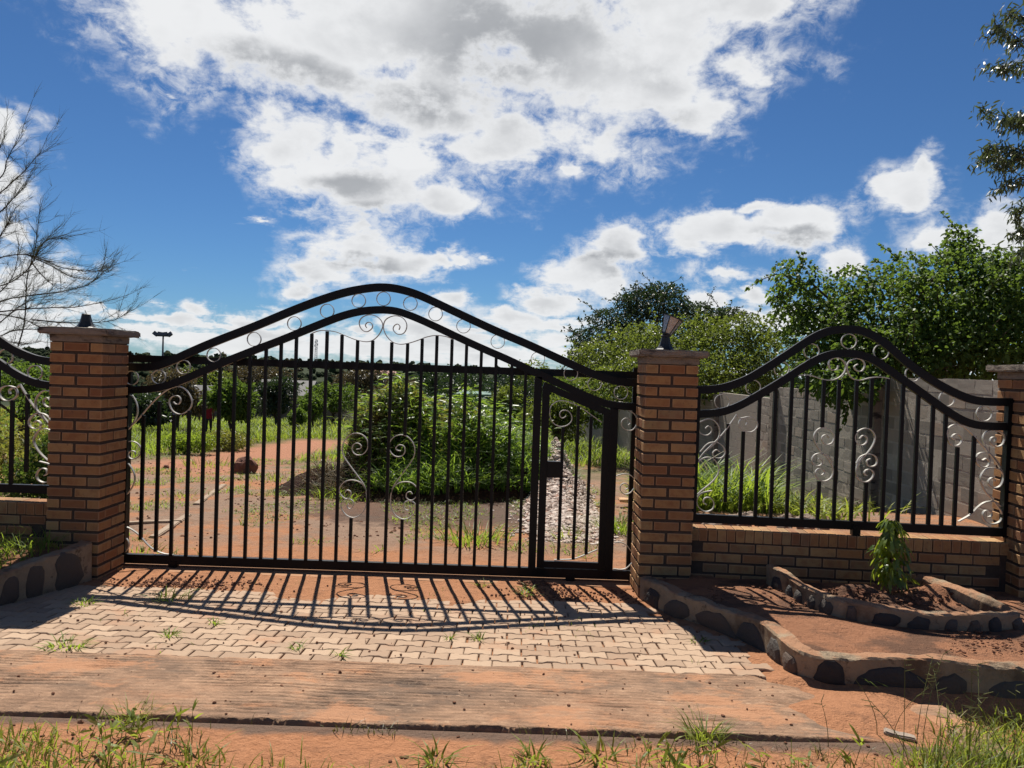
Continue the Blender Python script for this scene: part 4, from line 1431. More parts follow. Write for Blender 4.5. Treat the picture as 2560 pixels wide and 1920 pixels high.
def blades(pos, h, w, lean, bend, segs=3):
    """grass blades: pos (n,3), heights, widths, lean direction (n,2 unit), bend = horizontal reach / height"""
    n = len(pos)
    h = np.broadcast_to(h, n)
    w = np.broadcast_to(w, n)
    bend = np.broadcast_to(bend, n)
    side = np.stack([-lean[:, 1], lean[:, 0]], 1)
    tw = rng.uniform(-0.9, 0.9, n)
    c, s_ = np.cos(tw), np.sin(tw)
    side = np.stack([side[:, 0] * c - side[:, 1] * s_, side[:, 0] * s_ + side[:, 1] * c], 1)
    rows_ = []
    for k in range(segs + 1):
        t = k / segs
        r = bend * h * t ** 1.7
        z = h * (t - 0.35 * np.minimum(bend, 1.6) * t ** 2.4)
        ww = w * (1 - t) ** 0.6 * (0.75 + 0.5 * t) if k < segs else w * 0
        c_ = np.c_[pos[:, :2] + lean * r[:, None], pos[:, 2] + z]
        if k < segs:
            off_ = np.c_[side * (ww / 2)[:, None], np.zeros(n)]
            rows_ += [c_ - off_, c_ + off_]
        else:
            rows_ += [c_]
    m = 2 * segs + 1
    V = np.stack(rows_, 1).reshape(-1, 3)
    b = np.arange(n) * m
    Fq = [np.stack([b + 2 * k, b + 2 * k + 1, b + 2 * k + 3, b + 2 * k + 2], 1) for k in range(segs - 1)]
    Ft = np.stack([b + 2 * segs - 2, b + 2 * segs - 1, b + 2 * segs], 1)
    return V, (Fq + [Ft])


def leaves(pos, d, nrm, L, Wd, fold=0.25, fine=False, droop=0.0):
    n = len(pos)
    d = norm(d)
    sd = norm(np.cross(d, nrm))
    up = norm(np.cross(sd, d))
    L = np.broadcast_to(L, n)[:, None]
    Wd = np.broadcast_to(Wd, n)[:, None]
    dn = np.array([0, 0, -1.0]) * droop
    if not fine:
        mid = pos + d * L * 0.45 + dn * L * 0.2
        V = np.stack([pos, mid + sd * Wd / 2 + up * Wd * fold, pos + d * L + dn * L, mid - sd * Wd / 2 + up * Wd * fold], 1).reshape(-1, 3)
        b = np.arange(n) * 4
        return V, [np.stack([b, b + 1, b + 2], 1), np.stack([b, b + 2, b + 3], 1)]
    a = pos + d * L * 0.28 + dn * L * 0.08
    c = pos + d * L * 0.68 + dn * L * 0.45
    V = np.stack([pos, a + sd * Wd * 0.42 + up * Wd * fold, a - sd * Wd * 0.42 + up * Wd * fold, c + sd * Wd * 0.40 + up * Wd * fold, c - sd * Wd * 0.40 + up * Wd * fold, pos + d * L + dn * L], 1).reshape(-1, 3)
    b = np.arange(n) * 6
    return V, [np.stack([b, b + 1, b + 2], 1), np.stack([b + 2, b + 1, b + 3, b + 4], 1), np.stack([b + 4, b + 3, b + 5], 1)]


def rdir(n, up=0.0):
    v = rng.normal(size=(n, 3))
    v = norm(v)
    v[:, 2] += up
    return norm(v)


def unit2(n, bias=None, k=0.0):
    a = rng.uniform(0, 2 * np.pi, n)
    v = np.stack([np.cos(a), np.sin(a)], 1)
    if bias is not None:
        v = v + np.array(bias) * k
        v /= np.linalg.norm(v, axis=1)[:, None] + 1e-6
    return v


M_GRASS = m_leaf('grass_blade', (0.055, 0.104, 0.015), (0.150, 0.235, 0.030), 0.46, (0.42, 0.56, 0.05), 0.5, 0.25, 0.5, 0.10)
M_GRASS_Y = m_leaf('bright_grass', (0.060, 0.098, 0.015), (0.175, 0.225, 0.034), 0.46, (0.46, 0.54, 0.06), 0.5, 0.25, 1.2, 0.16)
M_MOUNDLEAF = m_leaf('mound_leaf', (0.045, 0.100, 0.020), (0.130, 0.225, 0.042), 0.44, (0.38, 0.56, 0.06), 0.42, 0.4, 0.9, 0.05)
M_YELLOWLEAF = m_leaf('yellow_green_leaf', (0.07, 0.085, 0.018), (0.17, 0.17, 0.04), 0.4, (0.38, 0.38, 0.06), 0.45, 0.4, 1.0)
M_TREE_G = m_leaf('glossy_green_leaf', (0.026, 0.056, 0.014), (0.080, 0.138, 0.028), 0.38, (0.23, 0.35, 0.045), 0.5, 0.18, 0.6)
M_TREE_D = m_leaf('dark_leaf', (0.010, 0.021, 0.010), (0.029, 0.048, 0.022), 0.25, (0.07, 0.12, 0.025), 0.42, 0.4, 0.5)
M_TREE_O = m_leaf('olive_leaf', (0.042, 0.066, 0.014), (0.108, 0.145, 0.028), 0.38, (0.27, 0.34, 0.045), 0.45, 0.4, 0.5)
M_TREE_B = m_leaf('bronze_leaf', (0.045, 0.038, 0.018), (0.11, 0.085, 0.042), 0.25, (0.17, 0.13, 0.05), 0.45, 0.4, 0.4)
M_BARK = m_simple('bark', (0.085, 0.062, 0.045), 0.95, 0.1, 0, 0.4, 18, 0.02)
M_TWIG = m_simple('dark_twig', (0.035, 0.027, 0.022), 0.9, 0.15, 0, 0.3, 18, 0.003)


def branches(base, tops, r0, mb, rr, sag=0.15):
    """tapered limbs from a base point to each target"""
    for q in tops:
        p0, p1 = Vector(base), Vector(q)
        mid = p0.lerp(p1, 0.5) + Vector((rr.gauss(0, 0.10), rr.gauss(0, 0.10), rr.uniform(0.0, 0.2))) * (p1 - p0).length * 0.6
        mb.tube(catmull([p0, mid, p1], 5), r0, r0 * 0.25, 6)


def crown_leaves(clumps, n, L, Wd, up=0.3, droop=0.25, fine=False, surf=0.55, out=0.7, sprays=0, spray_len=0.6):
    """clumps: list of (center, radii). Leaves through each clump, denser near its surface."""
    C_ = np.array([c for c, r in clumps], float)
    R_ = np.array([r for c, r in clumps], float)
    wts = np.prod(R_, 1) ** (2 / 3)
    idx = rng.choice(len(clumps), n, p=wts / wts.sum())
    d = rdir(n)
    rad = np.where(rng.random(n) < surf, rng.uniform(0.8, 1.08, n), rng.random(n) ** 0.5)
    lump = 1 + 0.22 * np.sin(d[:, 0] * 5 + idx) * np.sin(d[:, 2] * 6 + idx * 1.7)
    pos = C_[idx] + d * R_[idx] * (rad * lump)[:, None]
    ld = norm(d * out + rdir(n) * 0.9)
    sets = [leaves(pos, ld, norm(rdir(n) * 0.8 + np.array([0, 0, up * 2.0])), L * rng.uniform(0.6, 1.25, n), Wd * rng.uniform(0.7, 1.2, n), 0.2, fine, droop)]
    tw = MB()
    if sprays:
        for _ in range(sprays):
            i = rng.choice(len(clumps), p=wts / wts.sum())
            dd = norm(rdir(1, 0.55))[0]
            p0 = C_[i] + dd * R_[i] * 0.8
            ln = spray_len * rng.uniform(0.5, 1.3)
            dirv_ = norm((dd + rng.normal(size=3) * 0.35 + np.array([0, 0, 0.35]))[None])[0]
            k = int(rng.integers(12, 26))
            ts = np.sort(rng.random(k))
            cur = p0 + dirv_ * ln * ts[:, None] + np.array([0, 0, -0.25]) * ln * (ts ** 2)[:, None]
            sets.append(leaves(cur, norm(rdir(k) + dirv_ * 0.8), norm(rdir(k) * 0.7 + np.array([0, 0, 0.6])), L * rng.uniform(0.7, 1.2, k), Wd * rng.uniform(0.8, 1.2, k), 0.2, fine, droop))
            e = p0 + dirv_ * ln + np.array([0, 0, -0.25]) * ln
            tw.tube([p0, (p0 + e) / 2 + np.array([0, 0, 0.05 * ln]), e], 0.012 * ln + 0.004, 0.003, 4)
    mb = MB()
    for V, F in sets:
        mb.add(V, F)
    return mb, tw


def tree(name, label, cat, base, clumps, n, L, Wd, leafm, trunk_r=0.12, group=None, barkm=None, part='crown', rr=None, fork=0.35, **kw):
    rr = rr or random.Random(hash(label) & 0xffff)
    t = thing(name, label, cat, base, group)
    b = Vector(base)
    local = [((c[0] - b.x, c[1] - b.y, c[2] - b.z), r) for c, r in clumps]
    top = max(c[2] for c, r in local)
    tm = MB()
    fk = Vector((rr.gauss(0, 0.08), rr.gauss(0, 0.08), top * fork))
    tm.tube(catmull([Vector((0, 0, -0.15)), Vector((fk.x * 0.3, fk.y * 0.3, fk.z * 0.5)), fk], 4), trunk_r, trunk_r * 0.7, 8)
    branches(fk, [c for c, r in local], trunk_r * 0.5, tm, rr)
    mb, tw = crown_leaves(local, n, L, Wd, **kw)
    if tw.n:
        for V, F in ((np.concatenate(tw.V), tw.F),):
            tm.V.append(V)
            tm.F += [f + tm.n for f in F]
            tm.n += len(V)
    tm.build('trunk', barkm or M_BARK, t, True)
    mb.build(part, leafm, t)
    return t


def cl(cx, cy, Y, r, dy=0.0):
    """a clump seen at a photo pixel, at depth Y, radii in metres"""
    p = at(cx, cy, Y + dy)
    return (tuple(p), r)


# ------------------------------------------------------------------ right: bushy trees over the block wall
T1 = [cl(2080, 860, 13.2, (.75, .8, .6)), cl(2220, 800, 13.4, (.85, .9, .75)), cl(2380, 760, 13.2, (.9, 1.0, .85)), cl(2540, 790, 13.0, (.95, 1.0, .85)), cl(1990, 770, 13.6, (0.36, 0.5, .42)), cl(2160, 880, 12.8, (.7, .7, .5)),
      cl(2130, 725, 13.8, (0.5, 0.6, .42)), cl(2290, 690, 13.8, (0.55, 0.6, .40)), cl(2440, 675, 13.6, (0.6, 0.6, .42)), cl(2250, 910, 12.6, (0.7, .7, .5)), cl(2420, 890, 12.4, (0.8, .7, .5)), cl(2570, 890, 12.5, (.8, .8, .5)), cl(2500, 720, 13.3, (.6, .6, .5)),
      cl(2400, 620, 13.7, (0.24, 0.3, .34)), cl(2385, 600, 13.7, (0.14, 0.2, .3)), cl(2040, 935, 12.6, (.5, .5, .3)), cl(2700, 760, 13.2, (1.2, 1.2, 1.2)), cl(1965, 690, 13.7, (.22, .3, .28)), cl(2020, 700, 13.7, (.2, .25, .32)), cl(1940, 740, 13.7, (.14, .2, .14)), cl(2120, 955, 12.0, (.5, .45, .28)), cl(2100, 990, 12.3, (.26, .35, .2)),
      cl(2330, 830, 12.9, (.7, .7, .6)), cl(2060, 800, 13.6, (.5, .6, .4)), cl(2480, 830, 12.8, (.7, .7, .6))]
b1 = at(2330, 1100, 13.6)
tree('bushy_tree', 'big bushy green tree overhanging the grey block wall', 'tree', (b1.x, b1.y, gz(b1.x, b1.y)), T1, 32000, 0.09, 0.06, M_TREE_G, 0.13, fine=True, sprays=130, spray_len=0.62, surf=0.62, droop=0.3)
T2 = [cl(1560, 905, 25, (1.6, 1.2, .9)), cl(1700, 880, 25, (1.5, 1.2, 1.0)), cl(1840, 875, 24, (1.4, 1.2, 1.0)), cl(1640, 940, 23, (1.6, 1.2, .7)), cl(1800, 940, 23, (1.5, 1.2, .7)), cl(1930, 900, 23, (1.0, 1.2, .9)), cl(1600, 850, 26, (.9, .9, .6)), cl(1770, 835, 25, (.8, .9, .55)), cl(1870, 830, 24, (.7, .8, .5)), cl(1500, 900, 25, (.8, .9, .6)), cl(1550, 960, 23, (1.2, 1, .6))]
b2 = at(1740, 1000, 24.6)
tree('olive_bush', 'olive green bushes behind the right pillar below the dark tree', 'tree', (b2.x, b2.y, gz(b2.x, b2.y)), T2, 20000, 0.13, 0.075, M_TREE_O, 0.10, fork=0.2, sprays=70, spray_len=0.9)
T3 = [cl(1640, 765, 40, (1.9, 1.8, .75)), cl(1545, 800, 40, (1.4, 1.5, .62)), cl(1740, 790, 40, (1.5, 1.5, .62)), cl(1470, 845, 39, (.9, 1.0, .5)), cl(1815, 785, 40, (.95, .9, .34)), cl(1590, 845, 39, (1.5, 1.3, .6)), cl(1655, 728, 40, (.9, 1.0, .42)), cl(1450, 885, 39, (.6, .8, .45)), cl(1700, 850, 40, (1.5, 1.3, .55)), cl(1590, 750, 40, (.7, .8, .4)), cl(1770, 830, 40, (.9, .9, .4)), cl(1520, 880, 39, (.9, .9, .45))]
b3 = at(1620, 1000, 40)
tree('spreading_tree', 'large dark spreading tree behind the pillar lantern', 'tree', (b3.x, b3.y, gz(b3.x, b3.y)), T3, 17000, 0.17, 0.085, M_TREE_D, 0.25, sprays=110, spray_len=1.3, surf=0.6)

# tall tree at the right edge, long drooping leaves
te = thing('tall_tree', 'tall tree with long drooping leaves reaching in at the right edge', 'tree', (0, 0, 0))
bt = at(2790, 1100, 9.2)
te.location = (bt.x, bt.y, gz(bt.x, bt.y))
tb = Vector(te.location)
tm = MB()
trunk_top = at(2760, -120, 9.4)
tp = catmull([Vector((0, 0, -0.2)), at(2770, 700, 9.2) - tb, at(2750, 300, 9.3) - tb, trunk_top - tb], 6)
tm.tube(tp, 0.11, 0.05, 8)
lv = MB()
EDGE = [[(2760, 330), (2640, 160), (2545, 95), (2492, 62)], [(2760, 330), (2640, 210), (2560, 165), (2488, 168)], [(2760, 480), (2660, 380), (2560, 310), (2458, 275)], [(2760, 500), (2640, 420), (2540, 370), (2470, 368)], [(2760, 520), (2640, 420), (2540, 400), (2455, 398)],
        [(2760, 560), (2660, 480), (2580, 440), (2505, 470)], [(2760, 600), (2660, 520), (2600, 500), (2540, 530)], [(2760, 640), (2680, 560), (2590, 560), (2545, 590)], [(2760, 420), (2650, 330), (2570, 290), (2530, 300)], [(2760, 280), (2660, 120), (2580, 60), (2530, 20)], [(2770, 420), (2680, 400), (2590, 380), (2500, 420)], [(2770, 680), (2690, 620), (2610, 600), (2550, 640)]]
EDGE += [[(5530 - x, y - 30) for x, y in pts] for pts in EDGE[:9]]
for bi, pts in enumerate(EDGE):
    Yb = 9.0 + 0.12 * ((bi * 7) % 5 - 2)
    P = [at(x, y, 9.25 + (Yb - 9.25) * k / 3) - tb for k, (x, y) in enumerate(pts)]
    P = catmull(P, 6)
    tm.tube(P, 0.014, 0.003, 5)
    P = np.array(P)
    for q in P[5:]:
        k = 13
        sub = q + rng.normal(size=(k, 3)) * np.array([0.07, 0.09, 0.05])
        dd = norm(rng.normal(size=(k, 3)) * 0.6 + np.array([-0.35, -0.1, -0.75]))
        V, F = leaves(sub, dd, rdir(k, 0.3), rng.uniform(0.06, 0.11, k), rng.uniform(0.016, 0.026, k), 0.25, True, 0.15)
        lv.add(V, F)
        for _ in range(2):
            dq = norm(rng.normal(size=(1, 3)) * 0.6 + np.array([[-0.5, 0, -0.2]]))[0]
            e = q + dq * rng.uniform(0.08, 0.22)
            tm.tube([q, e], 0.003, 0.0015, 3)
            kk = 9
            V, F = leaves(q + (e - q) * rng.random((kk, 1)), norm(rng.normal(size=(kk, 3)) * 0.6 + np.array([-0.3, 0, -0.7])), rdir(kk, 0.3), rng.uniform(0.06, 0.11, kk), rng.uniform(0.016, 0.026, kk), 0.25, True, 0.15)
            lv.add(V, F)
tm.build('trunk', M_BARK, te, True)
lv.build('crown', m_leaf('silvery_leaf', (0.030, 0.048, 0.018), (0.085, 0.11, 0.05), 0.25, (0.15, 0.20, 0.05), 0.38, 0.4, 2.0), te)

# ------------------------------------------------------------------ left: fine needled tree
lt = thing('needle_tree', 'wispy bare looking tree with fine needles at the left edge', 'tree', (0, 0, 0))
lb_ = at(-150, 1150, 12.6)
lt.location = (lb_.x, lb_.y, gz(lb_.x, lb_.y))
tb = Vector(lt.location)
tm = MB()
tm.tube(catmull([Vector((0, 0, -0.2)), at(-140, 900, 12.6) - tb, at(-120, 600, 12.7) - tb, at(-90, 250, 12.8) - tb], 6), 0.11, 0.03, 8)
Cn = lambda pts: px((0, 300), pts, 2.9625)
NB = [[(-300, 1150), (-100, 1060), (0, 1020), (100, 1000), (200, 998), (300, 1030), (450, 1090), (600, 1115), (720, 1120), (790, 1090)], [(200, 998), (270, 1030), (400, 1090), (500, 1150), (600, 1175), (690, 1180)],
      [(120, 1720), (180, 1500), (200, 1180), (240, 1020), (265, 930), (285, 740), (310, 610)], [(-320, 1330), (0, 1230), (100, 1190), (180, 1130), (250, 1040), (330, 900), (450, 780)],
      [(-330, 1480), (0, 1345), (150, 1310), (300, 1290), (430, 1275), (560, 1250), (660, 1215), (740, 1150), (830, 1070)], [(-300, 1420), (0, 1440), (150, 1470), (250, 1510), (330, 1560)],
      [(-340, 1700), (0, 1600), (100, 1560), (250, 1550), (330, 1570), (380, 1600)], [(-300, 760), (0, 540), (100, 450), (170, 390), (230, 320), (300, 240)], [(-280, 640), (0, 430), (50, 300), (90, 220), (170, 80)],
      [(-300, 900), (0, 680), (80, 600), (150, 530), (200, 460)], [(0, 1420), (200, 1400), (400, 1390), (560, 1385), (700, 1360), (840, 1330)], [(240, 1480), (480, 1500), (700, 1500), (850, 1480), (950, 1420)],
      [(250, 1040), (300, 930), (380, 880), (490, 880)], [(230, 1050), (320, 1160), (430, 1250)], [(-300, 1250), (-100, 1000), (0, 860), (60, 760), (120, 640)], [(-300, 1560), (-60, 1330), (60, 1210), (120, 1080), (140, 900)],
      [(-200, 1650), (0, 1500), (120, 1400), (240, 1330), (380, 1300)], [(-200, 1600), (60, 1640), (180, 1660), (300, 1640)], [(-300, 1000), (-50, 900), (40, 800), (90, 740)], [(-250, 560), (-60, 330), (0, 200), (40, 110)]]
NB += [[(-830 - x, y + 40) for x, y in pts] for pts in NB if pts[0][0] < 0]
needles = []
for bi, pts in enumerate(NB):
    Yb = 12.6 + ((bi * 5) % 7 - 3) * 0.28
    q = Cn(pts)
    P = [at(x, y, 12.6 + (Yb - 12.6) * (k / (len(q) - 1))) - tb for k, (x, y) in enumerate(q)]
    P = np.array(catmull(P, 7))
    tm.tube(P, 0.012, 0.003, 5)
    T_ = norm(np.gradient(P, axis=0))
    for j in range(4, len(P)):
        if rng.random() < 0.36:
            # side twig
            ln = rng.uniform(0.25, 0.75)
            dd = norm((T_[j] * 0.9 + rng.normal(size=3) * 0.5 + np.array([0.1, 0, 0.25]))[None])[0]
            e = P[j] + dd * ln
            mid = (P[j] + e) / 2 + rng.normal(size=3) * 0.03
            tm.tube([P[j], mid, e], 0.004, 0.0014, 4)
            for _ in range(int(12 * ln / 0.5)):
                s_ = rng.random()
                needles.append((P[j] + (e - P[j]) * s_, norm((dd * 1.0 + rng.normal(size=3) * 0.42 + np.array([0, 0, 0.22]))[None])[0], rng.uniform(0.14, 0.34)))
        for _ in range(3):
            needles.append((P[j] + rng.normal(size=3) * 0.01, norm((T_[j] + rng.normal(size=3) * 0.5 + np.array([0, 0, 0.3]))[None])[0], rng.uniform(0.12, 0.30)))
tm.build('trunk', M_TWIG, lt, True)
nm = MB()
NP_ = np.array([a for a, b, c in needles])
ND = np.array([b for a, b, c in needles])
NL = np.array([c for a, b, c in needles])
sd = norm(np.cross(ND, rdir(len(ND)))) * 0.0021
V = np.stack([NP_ - sd, NP_ + sd, NP_ + ND * NL[:, None] + np.c_[np.zeros((len(NL), 2)), -0.1 * NL]], 1).reshape(-1, 3)
b = np.arange(len(NP_)) * 3
nm.add(V, [np.stack([b, b + 1, b + 2], 1)])
sd2 = norm(np.cross(ND, sd)) * 0.0021
V = np.stack([NP_ - sd2, NP_ + sd2, NP_ + ND * NL[:, None] + np.c_[np.zeros((len(NL), 2)), -0.1 * NL]], 1).reshape(-1, 3)
nm.add(V, [np.stack([b, b + 1, b + 2], 1)])
nm.build('needles', m_leaf('grey_needle', (0.03, 0.04, 0.022), (0.075, 0.085, 0.05), 0.25, None, 0.5, 0.3, 2.0), lt)

# ------------------------------------------------------------------ young weeping tree in the planter
yt = thing('young_tree', 'young weeping tree with hanging pointed leaves in the small planter', 'plant', (3.18, 6.34, 0.24))
MB().tube(catmull([Vector((0, 0, -0.1)), Vector((0.006, 0, 0.2)), Vector((-0.004, 0.004, 0.42)), Vector((0, 0, 0.60))], 5), 0.010, 0.004, 6).build('trunk', M_BARK, yt, True)
k = 300
zz = rng.uniform(0.14, 0.63, k)
a = rng.uniform(0, 2 * np.pi, k)
rad = rng.uniform(0.02, 0.135, k) * np.clip((0.70 - zz) / 0.34, 0.2, 1) ** 0.7
pos = np.stack([rad * np.cos(a), rad * np.sin(a), zz], 1)
dd = norm(np.stack([np.cos(a) * 0.35, np.sin(a) * 0.55, np.full(k, -0.75)], 1) + rng.normal(size=(k, 3)) * 0.3)
V, F = leaves(pos, dd, norm(np.stack([np.cos(a), np.sin(a), np.full(k, 0.5)], 1) + rng.normal(size=(k, 3)) * 0.3), rng.uniform(0.07, 0.13, k), rng.uniform(0.028, 0.044, k), 0.18, True, 0.2)
MB().add(V, F).build('foliage', m_leaf('weeping_leaf', (0.035, 0.085, 0.016), (0.15, 0.20, 0.028), 0.46, (0.46, 0.56, 0.05), 0.3, 0.6, 7.0), yt)

# ------------------------------------------------------------------ earth mound with rank grass
MXc, MYc = -1.75, 15.6


def mound_h(X, Y):
    X = np.asarray(X, float)
    Y = np.asarray(Y, float)
    wx = X + 0.35 * vfbm(X, Y, 0.9, 3)
    wy = Y + 0.35 * vfbm(Y, X, 0.9, 3)
    g = lambda cx, cy, rx, ry, h: h * np.exp(-(((wx - cx) / rx) ** 2 + ((wy - cy) / ry) ** 2) ** 1.4)
    h = g(-1.7, 15.7, 1.5, 1.5, 1.20) + g(-2.75, 15.1, 0.95, 1.1, 0.72) + g(0.0, 15.5, 1.25, 1.5, 0.72) + g(-1.2, 14.2, 1.4, 0.8, 0.35)
    h = h * (1 - 0.92 * (1 - sstep((X + 3.10) * 0.8 + (Y - 14.2) * 0.22 + 0.22 * vfbm(X, Y, 1.6, 3), 0.0, 0.20)))
    h = h + 0.42 * np.exp(-(((wx + 3.45) / 0.65) ** 2 + ((wy - 14.5) / 0.7) ** 2)) + 0.18 * np.exp(-(((wx + 1.9) / 1.3) ** 2 + ((wy - 13.3) / 0.45) ** 2))
    return np.maximum(h - 0.03, 0) * (1 + 0.25 * vfbm(X, Y, 1.6, 4))


mx = np.arange(-5.6, 2.0, 0.07)
my = np.arange(12.4, 19.6, 0.08)
MX, MY = np.meshgrid(mx, my)
MZ = surf_h(MX, MY) - 0.03 + mound_h(MX, MY) + 0.09 * vfbm(MX, MY, 4, 5) * np.clip(mound_h(MX, MY) * 3, 0, 1)


def b_mound(t):
    v = geopos(t)
    n = t.noise(v, 3.0, 6, 0.7)
    n2 = t.noise(v, 25, 5, 0.7)
    c = t.mix(n, (0.020, 0.013, 0.010), (0.075, 0.038, 0.026))
    c = t.mix(t.math('MULTIPLY', t.smooth(n2, 0.5, 0.75), 0.35), c, (0.16, 0.065, 0.038))
    return pbsdf(t, c, 0.97, 0.06, 0, t.noise(v, 9, 7, 0.75), 0.12, 1.0)


mo = link('earth_mound', mesh_np('earth_mound', np.stack([MX, MY, MZ], -1).reshape(-1, 3), grid_faces(len(my), len(mx)), True), mat('dark_earth', b_mound), kind='structure')


def on_mound(x, y):
    return surf_h(x, y) - 0.03 + mound_h(x, y)


n = 26000
X = rng.uniform(-5.2, 1.3, n)
Y = rng.uniform(12.9, 18.6, n)
H = mound_h(X, Y)
bare = (1 - sstep(X + 0.35 * vfbm(X, Y, 1.5, 2), -2.75, -2.35)) * (1 - sstep(H, 0.35, 0.6))
front_bare = (H < 0.12)
keepm = (H > 0.16) & (rng.random(n) > bare * 1.0) & (vfbm(X, Y, 1.1, 3) > -0.22)
X, Y, H = X[keepm], Y[keepm], H[keepm]
n = len(X)
pos = np.stack([X, Y, on_mound(X, Y)], 1)
hh = rng.uniform(0.16, 0.46, n) * (1 + 0.9 * np.clip(vfbm(X, Y, 0.8, 3), -0.5, 0.7))
V, F = blades(pos, hh, rng.uniform(0.018, 0.040, n), unit2(n, (0.15, -0.5), 0.5), rng.uniform(0.5, 1.7, n), 3)
link('mound_grass', MB().add(V, F).mesh('mound_grass'), M_MOUNDLEAF, kind='stuff')
# dry brush hanging over the cut at the left end
n = 2600
X = rng.normal(-2.75, 0.42, n)
Y = rng.normal(14.5, 0.55, n)
X = np.maximum(X, -3.7)
H = mound_h(X, Y)
pos = np.stack([X, Y, on_mound(X, Y)], 1)
V, F = blades(pos, rng.uniform(0.12, 0.48, n), rng.uniform(0.010, 0.024, n), unit2(n, (-0.5, -0.5), 0.6), rng.uniform(0.7, 2.0, n), 3)
link('dry_brush', MB().add(V, F).mesh('dry_brush'), m_leaf('dry_brush_leaf', (0.045, 0.024, 0.014), (0.11, 0.085, 0.03), 0.25, (0.17, 0.10, 0.04), 0.6, 0.15, 1.5, 0.2), kind='stuff')
# taller leaning stalks that break the outline
n = 260
X = rng.uniform(-3.0, 0.9, n)
Y = rng.uniform(14.0, 16.6, n)
k = mound_h(X, Y) > 0.3
X, Y = X[k], Y[k]
tl_ = MB()
for x, y in zip(X, Y):
    h = rng.uniform(0.35, 0.85)
    ln = rng.normal(0, 0.28, 2)
    z = float(on_mound(np.array([x]), np.array([y]))[0])
    P = [np.array([x + ln[0] * t * t * h, y + ln[1] * t * t * h, z + h * t]) for t in (0, 0.5, 1)]
    tl_.tube(P, 0.005, 0.002, 3)
    kk = int(rng.integers(5, 11))
    ts = rng.uniform(0.3, 1.0, kk)
    q = np.stack([x + ln[0] * ts ** 2 * h, y + ln[1] * ts ** 2 * h, z + h * ts], 1)
    a = rng.uniform(0, 6.28, kk)
    V, F = leaves(q, np.stack([np.cos(a), np.sin(a), rng.uniform(0.1, 0.9, kk)], 1), rdir(kk, 1.0), rng.uniform(0.16, 0.34, kk), rng.uniform(0.025, 0.045, kk), 0.2, True, 0.35)
    tl_.add(V, F)
link('mound_stalks', tl_.mesh('mound_stalks'), M_MOUNDLEAF, kind='stuff')
# broad yellow-green leaves on the crest and left shoulder
n = 2600
X = rng.normal(-2.0, 0.75, n)
Y = rng.normal(15.4, 0.9, n)
H = mound_h(X, Y)
sel = H > 0.6
X, Y = X[sel], Y[sel]
n = len(X)
pos = np.stack([X, Y, on_mound(X, Y) + rng.uniform(0.08, 0.42, n)], 1)
V, F = leaves(pos, rdir(n, -0.1), rdir(n, 0.9), rng.uniform(0.08, 0.17, n), rng.uniform(0.05, 0.09, n), 0.15, True, 0.25)
link('mound_weeds', MB().add(V, F).mesh('mound_weeds'), M_YELLOWLEAF, kind='stuff')

# ------------------------------------------------------------------ heap of pale crushed stone
def heap_h(X, Y):
    xc = 0.80 + 0.03 * (Y - 10)
    hgt = 0.14 + 0.72 * sstep(Y, 10.5, 15.5)
    d = np.abs(X - xc) / (0.62 + 0.12 * vfbm(X, Y, 1.2, 2))
    return hgt * np.clip(1 - d, 0, 1) * sstep(Y, 9.6, 10.6) * (1 - sstep(Y, 16.8, 18.5)) * (1 + 0.6 * vfbm(X, Y, 1.5, 4))


bm = bmesh.new()
bmesh.ops.create_icosphere(bm, subdivisions=1, radius=1)
icoV = np.array([v.co[:] for v in bm.verts])
icoF = np.array([[v.index for v in f.verts] for f in bm.faces])
bm.free()


def lumps(pos, size, squash=0.7, jag=0.25):
    n = len(pos)
    Q = icoV[None] * (1 + rng.uniform(-jag, jag, (n, len(icoV), 1)))
    ax_ = rng.uniform(0.65, 1.25, (n, 1, 3))
    ax_[:, :, 2] *= squash
    Q = Q * ax_ * np.broadcast_to(size, n)[:, None, None]
    a = rng.uniform(0, 6.28, n)
    c, s_ = np.cos(a)[:, None], np.sin(a)[:, None]
    Q = np.stack([Q[..., 0] * c - Q[..., 1] * s_, Q[..., 0] * s_ + Q[..., 1] * c, Q[..., 2]], -1)
    V = (Q + pos[:, None]).reshape(-1, 3)
    F = (icoF[None] + (np.arange(n) * len(icoV))[:, None, None]).reshape(-1, 3)
    return V, [F]


def b_gravel(t):
    r = t.new('ShaderNodeNewGeometry').outputs['Random Per Island']
    c = t.ramp(r, [(0, (0.22, 0.155, 0.12)), (0.35, (0.40, 0.32, 0.265)), (0.8, (0.60, 0.51, 0.44)), (1, (0.36, 0.20, 0.14))])
    return pbsdf(t, c, 0.85, 0.2)


